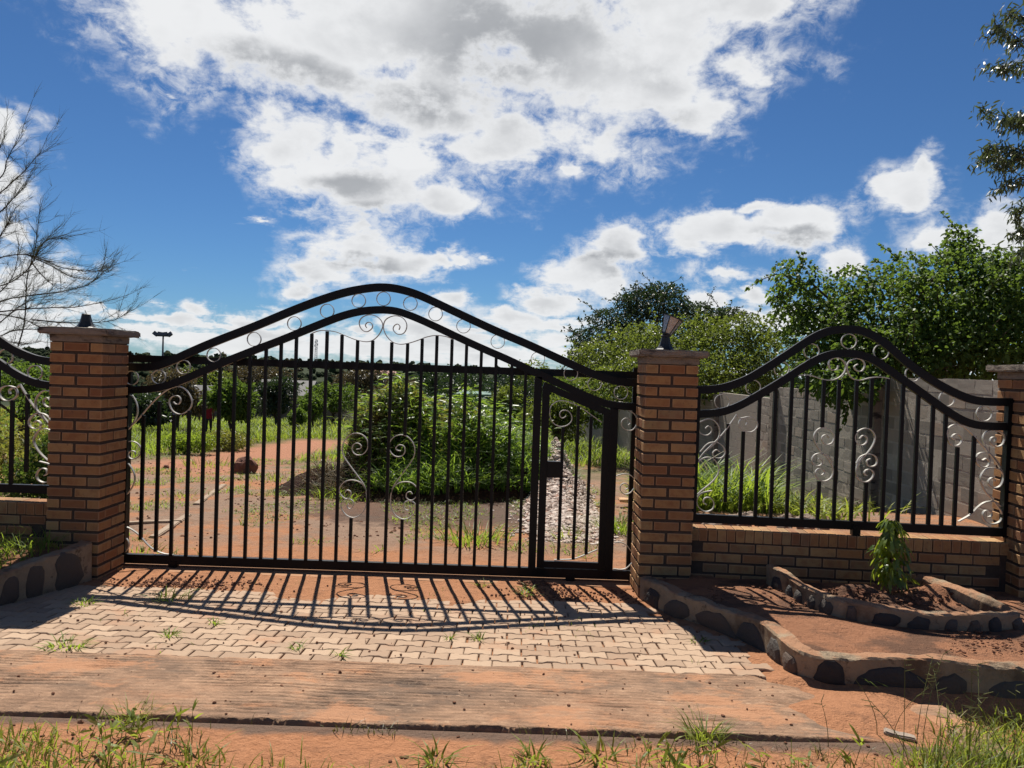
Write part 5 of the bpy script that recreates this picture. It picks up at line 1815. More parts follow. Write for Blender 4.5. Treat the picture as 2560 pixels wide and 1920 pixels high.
M_GRAVEL = mat('crushed_stone', b_gravel)
n = 13000
Y = rng.uniform(9.4, 17.6, n) ** 1.0
X = 0.80 + 0.03 * (Y - 10) + rng.normal(0, 0.36, n)
ok = heap_h(X, Y) > 0.012
ex = (rng.random(n) < 0.25) & (np.abs(X - 0.8) < 1.1)
X, Y = X[ok | ex], Y[ok | ex]
pos = np.stack([X, Y, surf_h(X, Y) + heap_h(X, Y) + 0.002], 1)
V, F = lumps(pos, rng.uniform(0.014, 0.042, len(X)) * np.where(rng.random(len(X)) < 0.06, 1.7, 1))
hp = thing('gravel_heap', 'long heap of pale crushed stone behind the wicket door', 'gravel heap', (0, 0, 0))
hx = np.arange(-0.3, 2.2, 0.08)
hy = np.arange(9.3, 18.2, 0.1)
HX, HY = np.meshgrid(hx, hy)
link('heap_body', mesh_np('heap_body', np.stack([HX, HY, surf_h(HX, HY) + heap_h(HX, HY) - 0.02], -1).reshape(-1, 3), grid_faces(len(hy), len(hx)), True), m_simple('gravel_dust', (0.36, 0.26, 0.21), 0.95, 0.1, 0, 0.3, 30, 0.02), hp)
MB().add(V, F).build('pebbles', M_GRAVEL, hp, kind='stuff')

# ------------------------------------------------------------------ field grass and ground weeds inside the gate
def scatter_grass(name, n, xr, yr, hr, wr, cond, m, bend=(0.3, 1.1), kind='stuff', powy=1.0, segs=3):
    Y = yr[0] + (yr[1] - yr[0]) * rng.random(n) ** powy
    X = rng.uniform(xr[0], xr[1], n)
    k = cond(X, Y)
    X, Y = X[k], Y[k]
    n = len(X)
    sc = rng.uniform(0.55, 1.15, n) * (1 + 0.8 * np.clip(vfbm(X, Y, 0.35, 3), -0.6, 0.8))
    pos = np.stack([X, Y, surf_h(X, Y) - 0.01], 1)
    V, F = blades(pos, rng.uniform(*hr, n) * sc, rng.uniform(*wr, n) * (1 + Y / 60), unit2(n), rng.uniform(*bend, n), segs)
    return link(name, MB().add(V, F).mesh(name), m, kind=kind)


def in_view(X, Y, m=0.03):
    return np.abs(X) < (1280 / 1924 + m) * Y + 0.3


def path_mask(X, Y):
    return (np.abs(X + 7.4) < 1.9) & (Y > 15.5) & (Y < 33)


def field_ok(X, Y):
    edge_ = 19.3 + 2.0 * vfbm(X, Y, 0.4, 3) + 3.0 * sstep(X, -6, -3)
    return in_view(X, Y) & (Y > edge_) & ~path_mask(X + 0.8 * vfbm(X, Y, 0.5, 2), Y) & (mound_h(X, Y) < 0.05) & (X < 5.6 - np.clip(Y - 22, 0, 99) * 0.134)


scatter_grass('field_grass', 120000, (-44, 6), (18, 64), (0.22, 0.50), (0.012, 0.024), field_ok, M_GRASS, (0.3, 1.2), 'stuff', 1.25)
scatter_grass('field_tufts', 26000, (-44, 4), (19, 64), (0.35, 0.75), (0.018, 0.032), lambda X, Y: field_ok(X, Y) & (vfbm(X, Y, 0.30, 3) > 0.12), M_GRASS_Y, (0.4, 1.2), 'stuff', 1.2)
# grass along the block wall and behind the right plinth
def wall_grass_ok(X, Y):
    a = X / Y
    dens = 1.0 - sstep(a + 0.05 * vfbm(X, Y, 1.5, 2), 0.34, 0.47) * 0.95
    return (X > 1.5 + np.clip(10.6 - Y, 0, 3) * 1.3) & (X > 1.55 + 0.15 * (Y - 9)) & (rng.random(len(X)) < dens) & ~((Y < 9.6) & (X < 3.5)) & (a < 0.52)


scatter_grass('wall_grass', 11000, (1.5, 5.7), (8.9, 17), (0.16, 0.36), (0.018, 0.038), wall_grass_ok, M_GRASS_Y, (0.5, 1.5))
scatter_grass('wall_grass_tall', 6500, (2.2, 5.5), (9.6, 16), (0.40, 0.80), (0.018, 0.036), lambda X, Y: wall_grass_ok(X, Y) & (X / Y < 0.34), M_GRASS, (0.5, 1.4))
# thin weeds on the bare yard
def yard_ok(X, Y):
    d = vfbm(X, Y, 0.9, 3)
    return in_view(X, Y) & (X < 1.9) & (mound_h(X, Y) < 0.1) & (d > np.where(heap_h(X, Y) > 0.03, 0.30, 0.05 + 0.15 * (Y < 11)))


scatter_grass('yard_weeds', 60000, (-12, 2.2), (7.8, 21), (0.03, 0.17), (0.007, 0.016), yard_ok, M_GRASS, (0.6, 2.0))


def tuft(name, label, x, y, n, rad, hr, wr, m, cat='grass tuft', bend=(0.4, 1.4), z=None, group=None):
    a = rng.uniform(0, 2 * np.pi, n)
    r = rad * rng.random(n) ** 0.7
    X, Y = x + r * np.cos(a), y + r * np.sin(a)
    Z = surf_h(X, Y) if z is None else np.full(n, z)
    pos = np.stack([X - x, Y - y, Z - 0.01 - (gz(x, y) if z is None else z)], 1)
    lean = np.stack([np.cos(a), np.sin(a)], 1) + rng.normal(size=(n, 2)) * 0.6
    lean /= np.linalg.norm(lean, axis=1)[:, None]
    V, F = blades(pos, rng.uniform(*hr, n), rng.uniform(*wr, n), lean, rng.uniform(*bend, n), 3)
    o = link(name, MB().add(V, F).mesh(name), m, None, (x, y, gz(x, y) if z is None else z))
    return tag(o, label, cat, group)


def ground_at(px_, py_, tries=25):
    """where the ray through a photo pixel meets the ground"""
    d = ray(px_, py_)
    lo, hi = 2.5, 80.0
    o = Vector((0, 0, CAMZ))
    Ys = np.linspace(lo, hi, 4000)
    P = np.array([[o.x + d.x / d.y * y, y, o.z + d.z / d.y * y] for y in Ys])
    below = P[:, 2] < base_h(P[:, 0], P[:, 1])
    i = int(np.argmax(below)) if below.any() else len(Ys) - 1
    return P[i, 0], P[i, 1]


for (x_, y_), n_, r_, h_, lab in [((1190, 1355), 170, 0.42, (0.15, 0.38), 'broad green grass tuft in the yard left of the wicket door'),
                                 ((1420, 1345), 70, 0.25, (0.08, 0.2), 'small green tuft at the foot of the pale gravel heap'),
                                 ((850, 1245), 190, 0.55, (0.15, 0.36), 'grass tuft at the front foot of the earth mound'),
                                 ((960, 1235), 60, 0.25, (0.12, 0.28), 'small grass tuft in front of the dark mound face'),
                                 ((350, 1385), 60, 0.30, (0.06, 0.16), 'leafy weed behind the left end of the gate'),
                                 ((460, 1240), 60, 0.4, (0.10, 0.22), 'grass tuft beside the rock in the yard'),
                                 ((1555, 1330), 160, 0.35, (0.15, 0.42), 'tall grass between the wicket door and the right pillar'),
                                 ((690, 1200), 130, 0.8, (0.12, 0.28), 'grass patch on the path left of the mound'),
                                 ((520, 1165), 120, 0.8, (0.15, 0.35), 'weedy patch behind the brown rock')]:
    gx_, gy_ = ground_at(x_, y_)
    tuft('grass_tuft', lab, gx_, gy_, n_, r_, h_, (0.010, 0.022), M_GRASS_Y if n_ < 150 else M_GRASS)

# yard bits: rock, clods, edging strips
def rock(name, label, x, y, s, m, group=None, seed=0, sq=0.75, z=None, cat='rock'):
    bm = bmesh.new()
    bmesh.ops.create_icosphere(bm, subdivisions=3, radius=1)
    for v in bm.verts:
        n_ = mnoise.noise(v.co * 1.1 + Vector((seed, 0, 0))) * 0.45 + mnoise.noise(v.co * 3 + Vector((0, seed, 0))) * 0.14
        v.co *= (1 + n_)
        v.co.x *= s[0]
        v.co.y *= s[1]
        v.co.z = max(v.co.z, -0.55) * s[2]
    me = bpy.data.meshes.new(name)
    bm.to_mesh(me)
    bm.free()
    o = link(name, me, m, None, (x, y, (gz(x, y) if z is None else z) + s[2] * 0.4))
    return tag(o, label, cat, group)


M_ROCK = m_simple('brown_rock', (0.16, 0.075, 0.05), 0.9, 0.15, 0, 0.4, 6, 0.03)
rx_, ry_ = ground_at(613, 1182)
rock('rock', 'lone reddish brown rock on the ground behind the gate', rx_, ry_, (0.24, 0.2, 0.26), M_ROCK, None, 4)
rx_, ry_ = ground_at(415, 1172)
rock('rock', 'fist sized dark stone on the red path at the left', rx_, ry_, (0.07, 0.06, 0.06), M_ROCK, None, 9)
M_RIVER = m_simple('river_stone', (0.20, 0.14, 0.105), 0.75, 0.3, 0, 0.5, 8, 0.01)
for i in range(30):
    x = 2.15 + 1.35 * rng.random()
    y = 8.35 + 0.8 * rng.random()
    s_ = rng.uniform(0.05, 0.095)
    rock('stone', 'rounded brown stone in the heap just behind the right brick wall', x, y, (s_ * 1.2, s_, s_ * 0.8), M_RIVER, 'rounded stones behind the right wall', i * 1.7, 0.7, None, 'stone')
for pts, lab in (([(382, 1345), (470, 1290)], 'pale edging strip lying in the yard at the left, nearer piece'), ([(490, 1262), (560, 1212)], 'pale edging strip lying in the yard at the left, farther piece'), ([(318, 1312), (455, 1306)], 'pale edging strip lying across behind the left end of the gate')):
    a = Vector((*ground_at(*pts[0]), 0))
    b = Vector((*ground_at(*pts[1]), 0))
    c = (a + b) / 2
    d = b - a
    m = rough_box_mesh((d.length, 0.10, 0.07), 6, 0.006, c.x, 0.01)
    o = link('edging_strip', m, m_simple('pale_concrete', (0.30, 0.225, 0.165), 0.9, 0.1, 0, 0.4, 9, 0.01), None, (c.x, c.y, gz(c.x, c.y) - 0.008))
    sl_ = math.atan2(gz(b.x, b.y) - gz(a.x, a.y), d.length)
    o.rotation_euler = Matrix.Rotation(math.atan2(d.y, d.x), 4, 'Z').to_euler()
    o.rotation_euler.y = -sl_
    tag(o, lab, 'edging', 'pale edging strips in the yard')
gx_, gy_ = ground_at(1560, 1272)
for i, (w_, d_, dz_, lab) in enumerate([(0.26, 0.14, 0.05, 'flat pale slab lying behind the right pillar'), ]):
    o = link('slab', rough_box_mesh((0.42, 0.25, 0.05), 4, 0.006, 3, 0.01), m_simple('orange_slab', (0.50, 0.30, 0.17), 0.85, 0.15, 0, 0.2, 9, 0.005), None, (gx_ + 0.12, gy_, gz(gx_, gy_) + 0.12))
    tag(o, lab, 'slab')
# loose clods
n = 8000
Yq = rng.uniform(3.4, 19, n)
Xq = rng.uniform(-1, 1, n) * (0.68 * Yq + 0.3)
dq = vfbm(Xq, Yq, 0.8, 3)
k = (dq > 0.05) & (mound_h(Xq, Yq) < 0.05) & (Xq < 1.9) & ((Yq < 3.8) | (Yq > 6.1)) & ~((Yq > 4.5) & (Yq < 7.1) & ((Xq > 1.1) | (Xq < -3.5)))
Xq, Yq = Xq[k], Yq[k]
pos = np.stack([Xq, Yq, surf_h(Xq, Yq) + 0.003], 1)
V, F = lumps(pos, rng.uniform(0.004, 0.015, len(Xq)) * np.where(Yq > 9, 1.7, 1), 0.7, 0.3)
# dark droppings of earth by the gate and in the planter
for (cx_, cy_, sx_, sy_, num, s0, s1) in ((-2.75, 6.72, 0.34, 0.15, 420, .004, .015), (0.55, 6.82, 0.30, 0.14, 380, .004, .015), (0.30, 7.18, 0.10, 0.04, 60, .010, .028), (-3.0, 6.75, .22, .12, 160, .004, .014), (0.72, 6.5, .28, .14, 200, .004, .013)):
    q = np.stack([rng.normal(cx_, sx_, num), rng.normal(cy_, sy_, num)], 1)
    p_ = np.c_[q, surf_h(q[:, 0], q[:, 1]) + 0.006]
    V2, F2 = lumps(p_, rng.uniform(s0, s1, num), 0.7, 0.35)
    F = F + [F2[0] + len(V)]
    V = np.concatenate([V, V2])
M_CLOD = m_simple('clod', (0.15, 0.072, 0.045), 0.95, 0.08, 0, 0.4, 12, 0.01)
q = np.stack([rng.uniform(-3.4, 1.7, 260), rng.uniform(3.9, 6.1, 260)], 1)
V2, F2 = lumps(np.c_[q, base_h(q[:, 0], q[:, 1]) + 0.007], rng.uniform(0.003, 0.011, 260) , 0.7, 0.35)
F = F + [F2[0] + len(V)]
V = np.concatenate([V, V2])
link('soil_clods', MB().add(V, F).mesh('soil_clods'), M_CLOD, kind='stuff')
n = 2200
q = np.stack([rng.uniform(1.6, 4.3, n), rng.uniform(4.95, 6.6, n)], 1)
q = q[(vfbm(q[:, 0], q[:, 1], 1.6, 3) > 0.0) & (q[:, 0] > kerb_right_x(q[:, 1]) + 0.2)]
nn = 160
q2 = np.concatenate([np.stack([rng.normal(3.5, 0.22, nn), rng.normal(6.25, 0.13, nn)], 1), np.stack([rng.normal(2.85, 0.22, nn), rng.normal(6.22, 0.13, nn)], 1)])
q = np.concatenate([q, q2])
zq = bed_z(q[:, 0], q[:, 1]) + dig(q[:, 0], q[:, 1]) + 0.012
V, F = lumps(np.c_[q, zq], np.concatenate([rng.uniform(0.003, 0.013, len(q) - 2 * nn), rng.uniform(0.006, 0.022, 2 * nn)]), 0.7, 0.35)
link('bed_clods', MB().add(V, F).mesh('bed_clods'), M_CLOD, kind='stuff')

# ------------------------------------------------------------------ weeds between the pavers and verge grass
WEEDS = [((165, 1615), 46, 0.13, (0.05, 0.10), 'leafy weed in the pavers near the left edge'), ((210, 1512), 30, 0.09, (0.04, 0.08), 'weed in the shadow line of the left pillar'), ((430, 1500), 46, 0.14, (0.06, 0.14), 'largest weed in the bar shadows at the left of the driveway'),
         ((425, 1590), 22, 0.045, (0.03, 0.07), 'small weed in the pavers below the arch shadow at the left'), ((535, 1560), 18, 0.04, (0.03, 0.07), 'tiny weed right on the left end of the arch shadow'), ((745, 1622), 24, 0.05, (0.03, 0.07), 'small weed on the sunny pavers left of centre'),
         ((1195, 1597), 18, 0.04, (0.04, 0.08), 'weed just below the middle of the arch shadow'), ((1320, 1478), 34, 0.09, (0.04, 0.10), 'weed in the sand by the wide stile shadow'), ((1310, 1490), 20, 0.05, (0.05, 0.10), 'bright weed among the bar shadows right of centre'), ((1205, 1465), 20, 0.06, (0.04, 0.09), 'weed behind the bar shadows near the guide track'),
         ((850, 1640), 14, 0.03, (0.05, 0.09), 'thin upright weed at the lower edge of the pavers'), ((1745, 1605), 18, 0.06, (0.03, 0.06), 'weed at the right edge of the pavers by the kerb shadow'), ((2150, 1700), 26, 0.06, (0.06, 0.14), 'bamboo like weed at the foot of the right kerb'), ((1125, 1597), 14, 0.03, (0.03, 0.07), 'tiny weed touching the arch shadow left of centre'),
         ((2000, 1520), 12, 0.05, (0.03, 0.06), 'weed beside the scroll shadow in the right bed')]
for (x_, y_), n_, r_, h_, lab in WEEDS:
    gx_, gy_ = ground_at(x_, y_)
    z_ = float(bed_z(gx_, gy_)) if lab.endswith('bed') else float(base_h(gx_, gy_)) + 0.004
    tuft('weed', lab, gx_, gy_, n_, r_, h_, (0.007, 0.016), M_GRASS, 'weed', (0.6, 1.8), z_, 'weeds growing in the driveway')
# specks of green in the joints
n = 900
Y = rng.uniform(4.8, 6.9, n)
X = rng.uniform(-3.4, 1.3, n)
k = vfbm(X, Y, 1.4, 3) > 0.22
X, Y = X[k], Y[k]
V, F = blades(np.stack([X, Y, base_h(X, Y) + 0.003], 1), rng.uniform(0.012, 0.05, len(X)), rng.uniform(0.003, 0.007, len(X)), unit2(len(X)), rng.uniform(0.4, 1.6, len(X)), 2)
link('joint_weeds', MB().add(V, F).mesh('joint_weeds'), M_GRASS, kind='stuff')

# verge grass in front
def verge_density(X, Y):
    d = 0.10 + 0.9 * sstep(vfbm(X, Y, 1.5, 3), 0.05, 0.5) * (1 - sstep(Y, 3.45, 3.75))
    right = sstep(X - 1.55 + 1.3 * (Y - 3.45) * -1 - 0.6 * vfbm(X, Y, 1.2, 2), 0.0, 0.5) * 1.0
    left = (1 - sstep(X, -2.35, -1.75)) * (1 - sstep(Y, 3.55, 3.8))
    return np.clip(d * (Y < 3.75) + right * ((Y < 4.5)) + left, 0, 1)


n = 46000
Y = rng.uniform(2.7, 4.55, n)
X = rng.uniform(-1, 1, n) * (0.69 * Y + 1.6)
rgt = sstep(X + 0.35 * vfbm(X, Y, 1.2, 2), 1.25 + (Y - 3.0) * 0.85, 1.7 + (Y - 3.0) * 0.85)
lft = sstep(-X + 0.3 * vfbm(X, Y, 1.2, 2), 1.75, 2.15) * (1 - sstep(Y, 3.5, 3.75))
frt = (1 - sstep(Y + 0.25 * vfbm(X, Y, 2.2, 3), 3.05, 3.45)) * 0.75
dens = np.clip(rgt * 0.65 + lft * 0.45 + frt * 0.85, 0.0, 1) * np.where(Y > 3.78, rgt, 1)
k = rng.random(n) < dens
X, Y, rgt = X[k], Y[k], rgt[k]
n = len(X)
h = rng.uniform(0.03, 0.19, n) * (0.65 + 0.40 * rgt)
V, F = blades(np.stack([X, Y, surf_h(X, Y) - 0.005], 1), h, rng.uniform(0.005, 0.013, n), unit2(n, (0, 0.3), 0.4), rng.uniform(0.25, 1.1, n), 4)
link('verge_grass', MB().add(V, F).mesh('verge_grass'), M_GRASS_Y, kind='stuff')
# thin scattered shoots on the bare verge
n = 1500
Y = rng.uniform(3.3, 3.84, n)
X = rng.uniform(-1, 1, n) * (0.69 * Y)
k = vfbm(X, Y, 2.0, 3) > 0.0
X, Y = X[k], Y[k]
V, F = blades(np.stack([X, Y, surf_h(X, Y) - 0.003], 1), rng.uniform(0.02, 0.09, len(X)), rng.uniform(0.003, 0.007, len(X)), unit2(len(X)), rng.uniform(0.2, 1.3, len(X)), 3)
link('verge_shoots', MB().add(V, F).mesh('verge_shoots'), m_leaf('dry_shoot', (0.07, 0.05, 0.022), (0.11, 0.12, 0.03), 0.3), kind='stuff')
# leafy shoots along the bottom of the verge
n = 240
Y = rng.uniform(3.05, 3.62, n)
X = rng.uniform(-1, 1, n) * (0.68 * Y)
k = vfbm(X, Y, 1.9, 3) > -0.12
X, Y = X[k], Y[k]
lv = MB()
for x, y in zip(X, Y):
    h = rng.uniform(0.05, 0.17)
    ln = rng.normal(0, 0.25, 2)
    base = np.array([x, y, gz(x, y)])
    kk = int(rng.integers(3, 8))
    ts = rng.uniform(0.25, 1.0, kk)
    pos = base + np.stack([ln[0] * h * ts, ln[1] * h * ts, h * ts], 1)
    a = rng.uniform(0, 6.28, kk)
    V, F = leaves(pos, np.stack([np.cos(a), np.sin(a), rng.uniform(0.3, 1.2, kk)], 1), rdir(kk, 1.2), rng.uniform(0.05, 0.12, kk), rng.uniform(0.010, 0.020, kk), 0.25, True, 0.15)
    lv.add(V, F)
    lv.tube([base - np.array([0, 0, .01]), base + np.array([ln[0] * h, ln[1] * h, h])], 0.0025, 0.0012, 4)
link('verge_weeds', lv.mesh('verge_weeds'), M_GRASS_Y, kind='stuff')
# larger tufts of the verge
for (x_, y_), n_, r_, h_, w_, lab in [((1765, 1850), 90, 0.09, (0.08, 0.21), (0.006, 0.011), 'spiky grass tuft on the apron edge right of centre'), ((330, 1790), 90, 0.10, (0.06, 0.15), (0.004, 0.008), 'fine dry grass tuft on the apron edge at the left'), ((480, 1905), 34, 0.10, (0.05, 0.15), (0.010, 0.018), 'broad bladed tuft at the bottom left of the verge'),
                                  ((1090, 1905), 24, 0.07, (0.05, 0.14), (0.010, 0.018), 'broad bladed tuft at the bottom middle of the verge'), ((1500, 1900), 34, 0.10, (0.05, 0.15), (0.010, 0.018), 'broad bladed tuft on the verge below the spiky tuft'), ((1340, 1905), 24, 0.06, (0.05, 0.13), (0.010, 0.018), 'small broad bladed tuft right of the bottom middle')]:
    gx_, gy_ = ground_at(x_, y_)
    tuft('grass_tuft', lab, gx_, gy_, n_, r_, h_, w_, M_GRASS_Y)
# seeding grass stems at the right, in front of the kerb
M_STEM = m_leaf('seed_stem', (0.09, 0.09, 0.03), (0.18, 0.19, 0.06), 0.3)
st = MB()
for i in range(34):
    x = 1.75 + 1.0 * rng.random() + (0.3 if i % 3 else -0.5 * rng.random())
    y = 3.25 + 0.75 * rng.random()
    h = rng.uniform(0.25, 0.50) * (1.0 if x > 1.9 else 0.8)
    z = gz(x, y)
    ln = rng.normal(0, 0.10, 2)
    P = [np.array([x + ln[0] * t * t * h * 3, y + ln[1] * t * t * h * 3, z + h * t]) for t in np.linspace(0, 1, 6)]
    st.tube(P, 0.0022, 0.0012, 4)
    if rng.random() < 0.75:
        for k in range(int(rng.integers(3, 7))):
            q = P[-1] + (P[-2] - P[-1]) * (k * 0.28)
            a = rng.uniform(0, 6.28)
            e = q + np.array([math.cos(a) * 0.05, math.sin(a) * 0.03, rng.uniform(-0.005, 0.03)])
            st.tube([q, e], 0.0022, 0.0014, 4)
st.build('seed_stems', M_STEM, None, kind='stuff')
# grass in the left bed
n = 1500
X = rng.uniform(-5.2, -3.75, n)
Y = rng.uniform(5.3, 6.85, n)
k = X < np.interp(Y, [5.3, 5.88, 6.85], [-4.12, -3.98, -3.82])
X, Y = X[k], Y[k]
V, F = blades(np.stack([X, Y, 0.285 + 0 * X], 1), rng.uniform(0.05, 0.26, len(X)), rng.uniform(0.005, 0.013, len(X)), unit2(len(X)), rng.uniform(0.3, 1.5, len(X)), 4)
link('bed_grass', MB().add(V, F).mesh('bed_grass'), M_GRASS, kind='stuff')
# driftwood and litter on the verge
gx_, gy_ = ground_at(2250, 1835)
o = link('wood_piece', rough_box_mesh((0.15, 0.045, 0.022), 5, 0.006, 2, 0.006), m_simple('weathered_wood', (0.30, 0.24, 0.19), 0.9, 0.1, 0, 0.4, 40, 0.004), None, (gx_, gy_, gz(gx_, gy_) + 0.012))
o.rotation_euler = (0.1, 0.08, -0.35)
tag(o, 'weathered grey piece of wood on the sand at the lower right', 'wood')

# ------------------------------------------------------------------ middle distance
def mid_tree(label, cx_, top, Y, wm, hm, n, L, m, name='leafy_tree', group='trees beyond the field', clear=0.25):
    pt = at(cx_, top, Y)
    zg = float(base_h(pt.x, Y))
    hm = hm or pt.z - zg
    ztop_ = pt.z
    rr = random.Random(int(cx_ * 7 + top))
    cls = []
    z0 = ztop_ - hm * (1 - clear)
    for i in range(9):
        u = rr.uniform(-1, 1)
        v = rr.uniform(-1, 1)
        w_ = rr.random()
        z = z0 + (ztop_ - z0) * (0.2 + 0.62 * w_)
        sp = math.sqrt(max(0.1, 1 - (w_ - 0.3) ** 2))
        cls.append(((pt.x + u * wm * 0.32 * sp, Y + v * wm * 0.32 * sp, z), (wm * rr.uniform(.17, .27), wm * rr.uniform(.17, .27), (ztop_ - z0) * rr.uniform(.16, .26))))
    cls.append(((pt.x + rr.uniform(-.1, .1) * wm, Y, ztop_ - hm * 0.14), (wm * .18, wm * .18, hm * .14)))
    return tree(name, label, 'tree', (pt.x, Y, zg), cls, n, L, L * 0.5, m, 0.05 * wm * 0.5 + 0.03, group, rr=rr, sprays=10, spray_len=wm * 0.18)


MT = [('glossy mango like tree left of centre in the field', 585, 955, 31, 2.3, 0, 5200, 0.20, M_TREE_G),
      ('dark tree with a round crown right of the glossy tree', 695, 938, 46, 3.3, 0, 4200, 0.22, M_TREE_D),
      ('broad dark tree left of the overgrown mound', 835, 962, 50, 4.4, 0, 4600, 0.22, M_TREE_G),
      ('thin young tree in front of the broad dark tree', 785, 980, 42, 1.7, 0, 2200, 0.18, M_TREE_G),
      ('small round bush on the field edge', 748, 1022, 38, 1.0, 0, 1500, 0.14, M_TREE_G),
      ('bushy tree with pale leaves behind the left pillar', 445, 925, 36, 3.2, 0, 4600, 0.20, M_TREE_B),
      ('dark tree against the hill behind the left end of the gate', 360, 985, 33, 2.2, 0, 3200, 0.20, M_TREE_D),
      ('bronze leafed tree farther back left of centre', 900, 915, 78, 8.0, 0, 4200, 0.36, M_TREE_B),
      ('bronze leafed tree behind the dark round crown', 640, 912, 84, 9.5, 0, 4200, 0.36, M_TREE_B),
      ('olive tree behind the green container', 1190, 925, 66, 7.0, 0, 4200, 0.30, M_TREE_D),
      ('olive tree left of the green container', 1100, 930, 72, 7.0, 0, 3600, 0.32, M_TREE_D),
      ('round topped tree right of the container', 1345, 902, 62, 5.5, 0, 4200, 0.28, M_TREE_O),
      ('light leafed shrub right of the container', 1280, 965, 30, 2.2, 0, 3600, 0.16, M_TREE_O),
      ('dense shrub at the far end of the block wall', 1395, 985, 27, 2.6, 0, 4200, 0.15, M_TREE_O),
      ('tall shrub behind the dense shrub at the wall end', 1450, 940, 33, 3.6, 0, 4200, 0.17, M_TREE_G),
      ('leafy tree behind the left fence panel', 60, 905, 24, 3.6, 0, 5200, 0.15, M_TREE_G),
      ('dark bush under the needle tree', 190, 880, 40, 5.0, 0, 4000, 0.22, M_TREE_D),
      ('small tree between the bronze trees', 990, 940, 60, 3.6, 0, 2600, 0.26, M_TREE_B),
      ('olive crown far left of the field', 520, 925, 70, 7.5, 0, 3400, 0.34, M_TREE_O),
      ('tree behind the light leafed shrub', 1270, 935, 50, 4.2, 0, 3200, 0.24, M_TREE_D)]
for a_ in MT:
    mid_tree(*a_)
# yellow green shrubs behind the left fence
for i, (cx_, top, Y, w_, lab) in enumerate([(30, 1010, 12.5, 1.5, 'yellow green shrub seen through the left fence panel'), (105, 1070, 11.5, 0.8, 'glossy dark green shrub beside the left pillar'), (560, 1075, 24, 1.6, 'yellowish shrub among the field grass left of centre'), (470, 1080, 22, 1.3, 'low leafy weed clump in the field near the left end')]):
    pt = at(cx_, top, Y)
    zg = gz(pt.x, Y)
    h = pt.z - zg
    cls = [((pt.x + random.uniform(-.4, .4) * w_, Y + random.uniform(-.3, .3), zg + h * random.uniform(.25, .8)), (w_ * .3, w_ * .3, h * .24)) for _ in range(8)]
    tree('shrub', lab, 'shrub', (pt.x, Y, zg), cls, 2200, 0.10, 0.045, (M_YELLOWLEAF, M_TREE_G, M_YELLOWLEAF, M_GRASS)[i], 0.02, None, fork=0.1, part='foliage')

# low boundary wall and white house behind the trees
M_PLASTER = m_simple('white_plaster', (0.72, 0.70, 0.66), 0.85, 0.2, 0, 0.08, 3, 0.004)
M_FARWALL = m_simple('brown_wall', (0.17, 0.13, 0.10), 0.95, 0.1, 0, 0.3, 2, 0.01)
a, b = at(300, 1020, 58), at(960, 1040, 58)
zg = float(base_h(0, 58))
fw = link('boundary_wall', MB().box(((a.x + b.x) / 2, 58, zg + 0.75), (b.x - a.x, 0.2, 1.9)).mesh('boundary_wall'), M_FARWALL)
tag(fw, 'low brown boundary wall along the far side of the field', 'wall')
coping = MB().box(((a.x + b.x) / 2, 58, zg + 1.74), (b.x - a.x + 0.1, 0.28, 0.08)).build('coping', M_FARWALL, fw)


def house(label, cx_, py_, Y, w, d, h, wallm, roofm, gable=1.2):
    p = at(cx_, py_, Y)
    t = thing('house', label, 'house', (p.x, Y, p.z - h), 'houses beyond the field')
    MB().box((0, 0, h / 2 - 0.5), (w, d, h + 1.0)).build('wall', wallm, t)
    hw, hd = w / 2 + 0.35, d / 2 + 0.35
    V = [(-hw, -hd, h), (hw, -hd, h), (hw, hd, h), (-hw, hd, h), (-hw, 0, h + gable), (hw, 0, h + gable), (-hw, -hd, h - .12), (hw, -hd, h - .12), (hw, hd, h - .12), (-hw, hd, h - .12)]
    m = MB()
    m.add(V, [np.array([(0, 1, 5, 4), (2, 3, 4, 5), (0, 6, 7, 1), (2, 8, 9, 3), (9, 8, 7, 6)]), np.array([(3, 0, 4), (1, 2, 5)])])
    m.build('roof', roofm, t)
    for sx in (-0.28, 0.28):
        f = MB().box((sx * w, -d / 2 - 0.01, h * 0.55), (w * 0.18, 0.06, h * 0.34)).build('window', m_simple('dark_window', (0.03, 0.035, 0.04), 0.2, 0.5), t)


M_TIN = m_simple('red_roof', (0.25, 0.07, 0.045), 0.7, 0.3, 0, 0.2, 2, 0.01)
house('white house showing between the dark trees of the field', 722, 985, 66, 4.0, 4.0, 2.2, M_PLASTER, m_simple('grey_sheet', (0.12, 0.115, 0.11), 0.7, 0.2))
house('pale house half hidden left of the glossy tree', 540, 1000, 64, 3.0, 4.0, 2.0, M_PLASTER, m_simple('grey_sheet', (0.12, 0.115, 0.11), 0.7, 0.2))
house('red roofed house on the hillside above the mound', 955, 938, 300, 11, 8, 3.0, M_PLASTER, M_TIN, 2.2)

# green container
def b_cont(t):
    v = objco(t)
    n = t.noise(v, 2.0, 5, 0.6)
    return pbsdf(t, t.mix(n, (0.008, 0.080, 0.052), (0.016, 0.115, 0.078)), 0.5, 0.4)


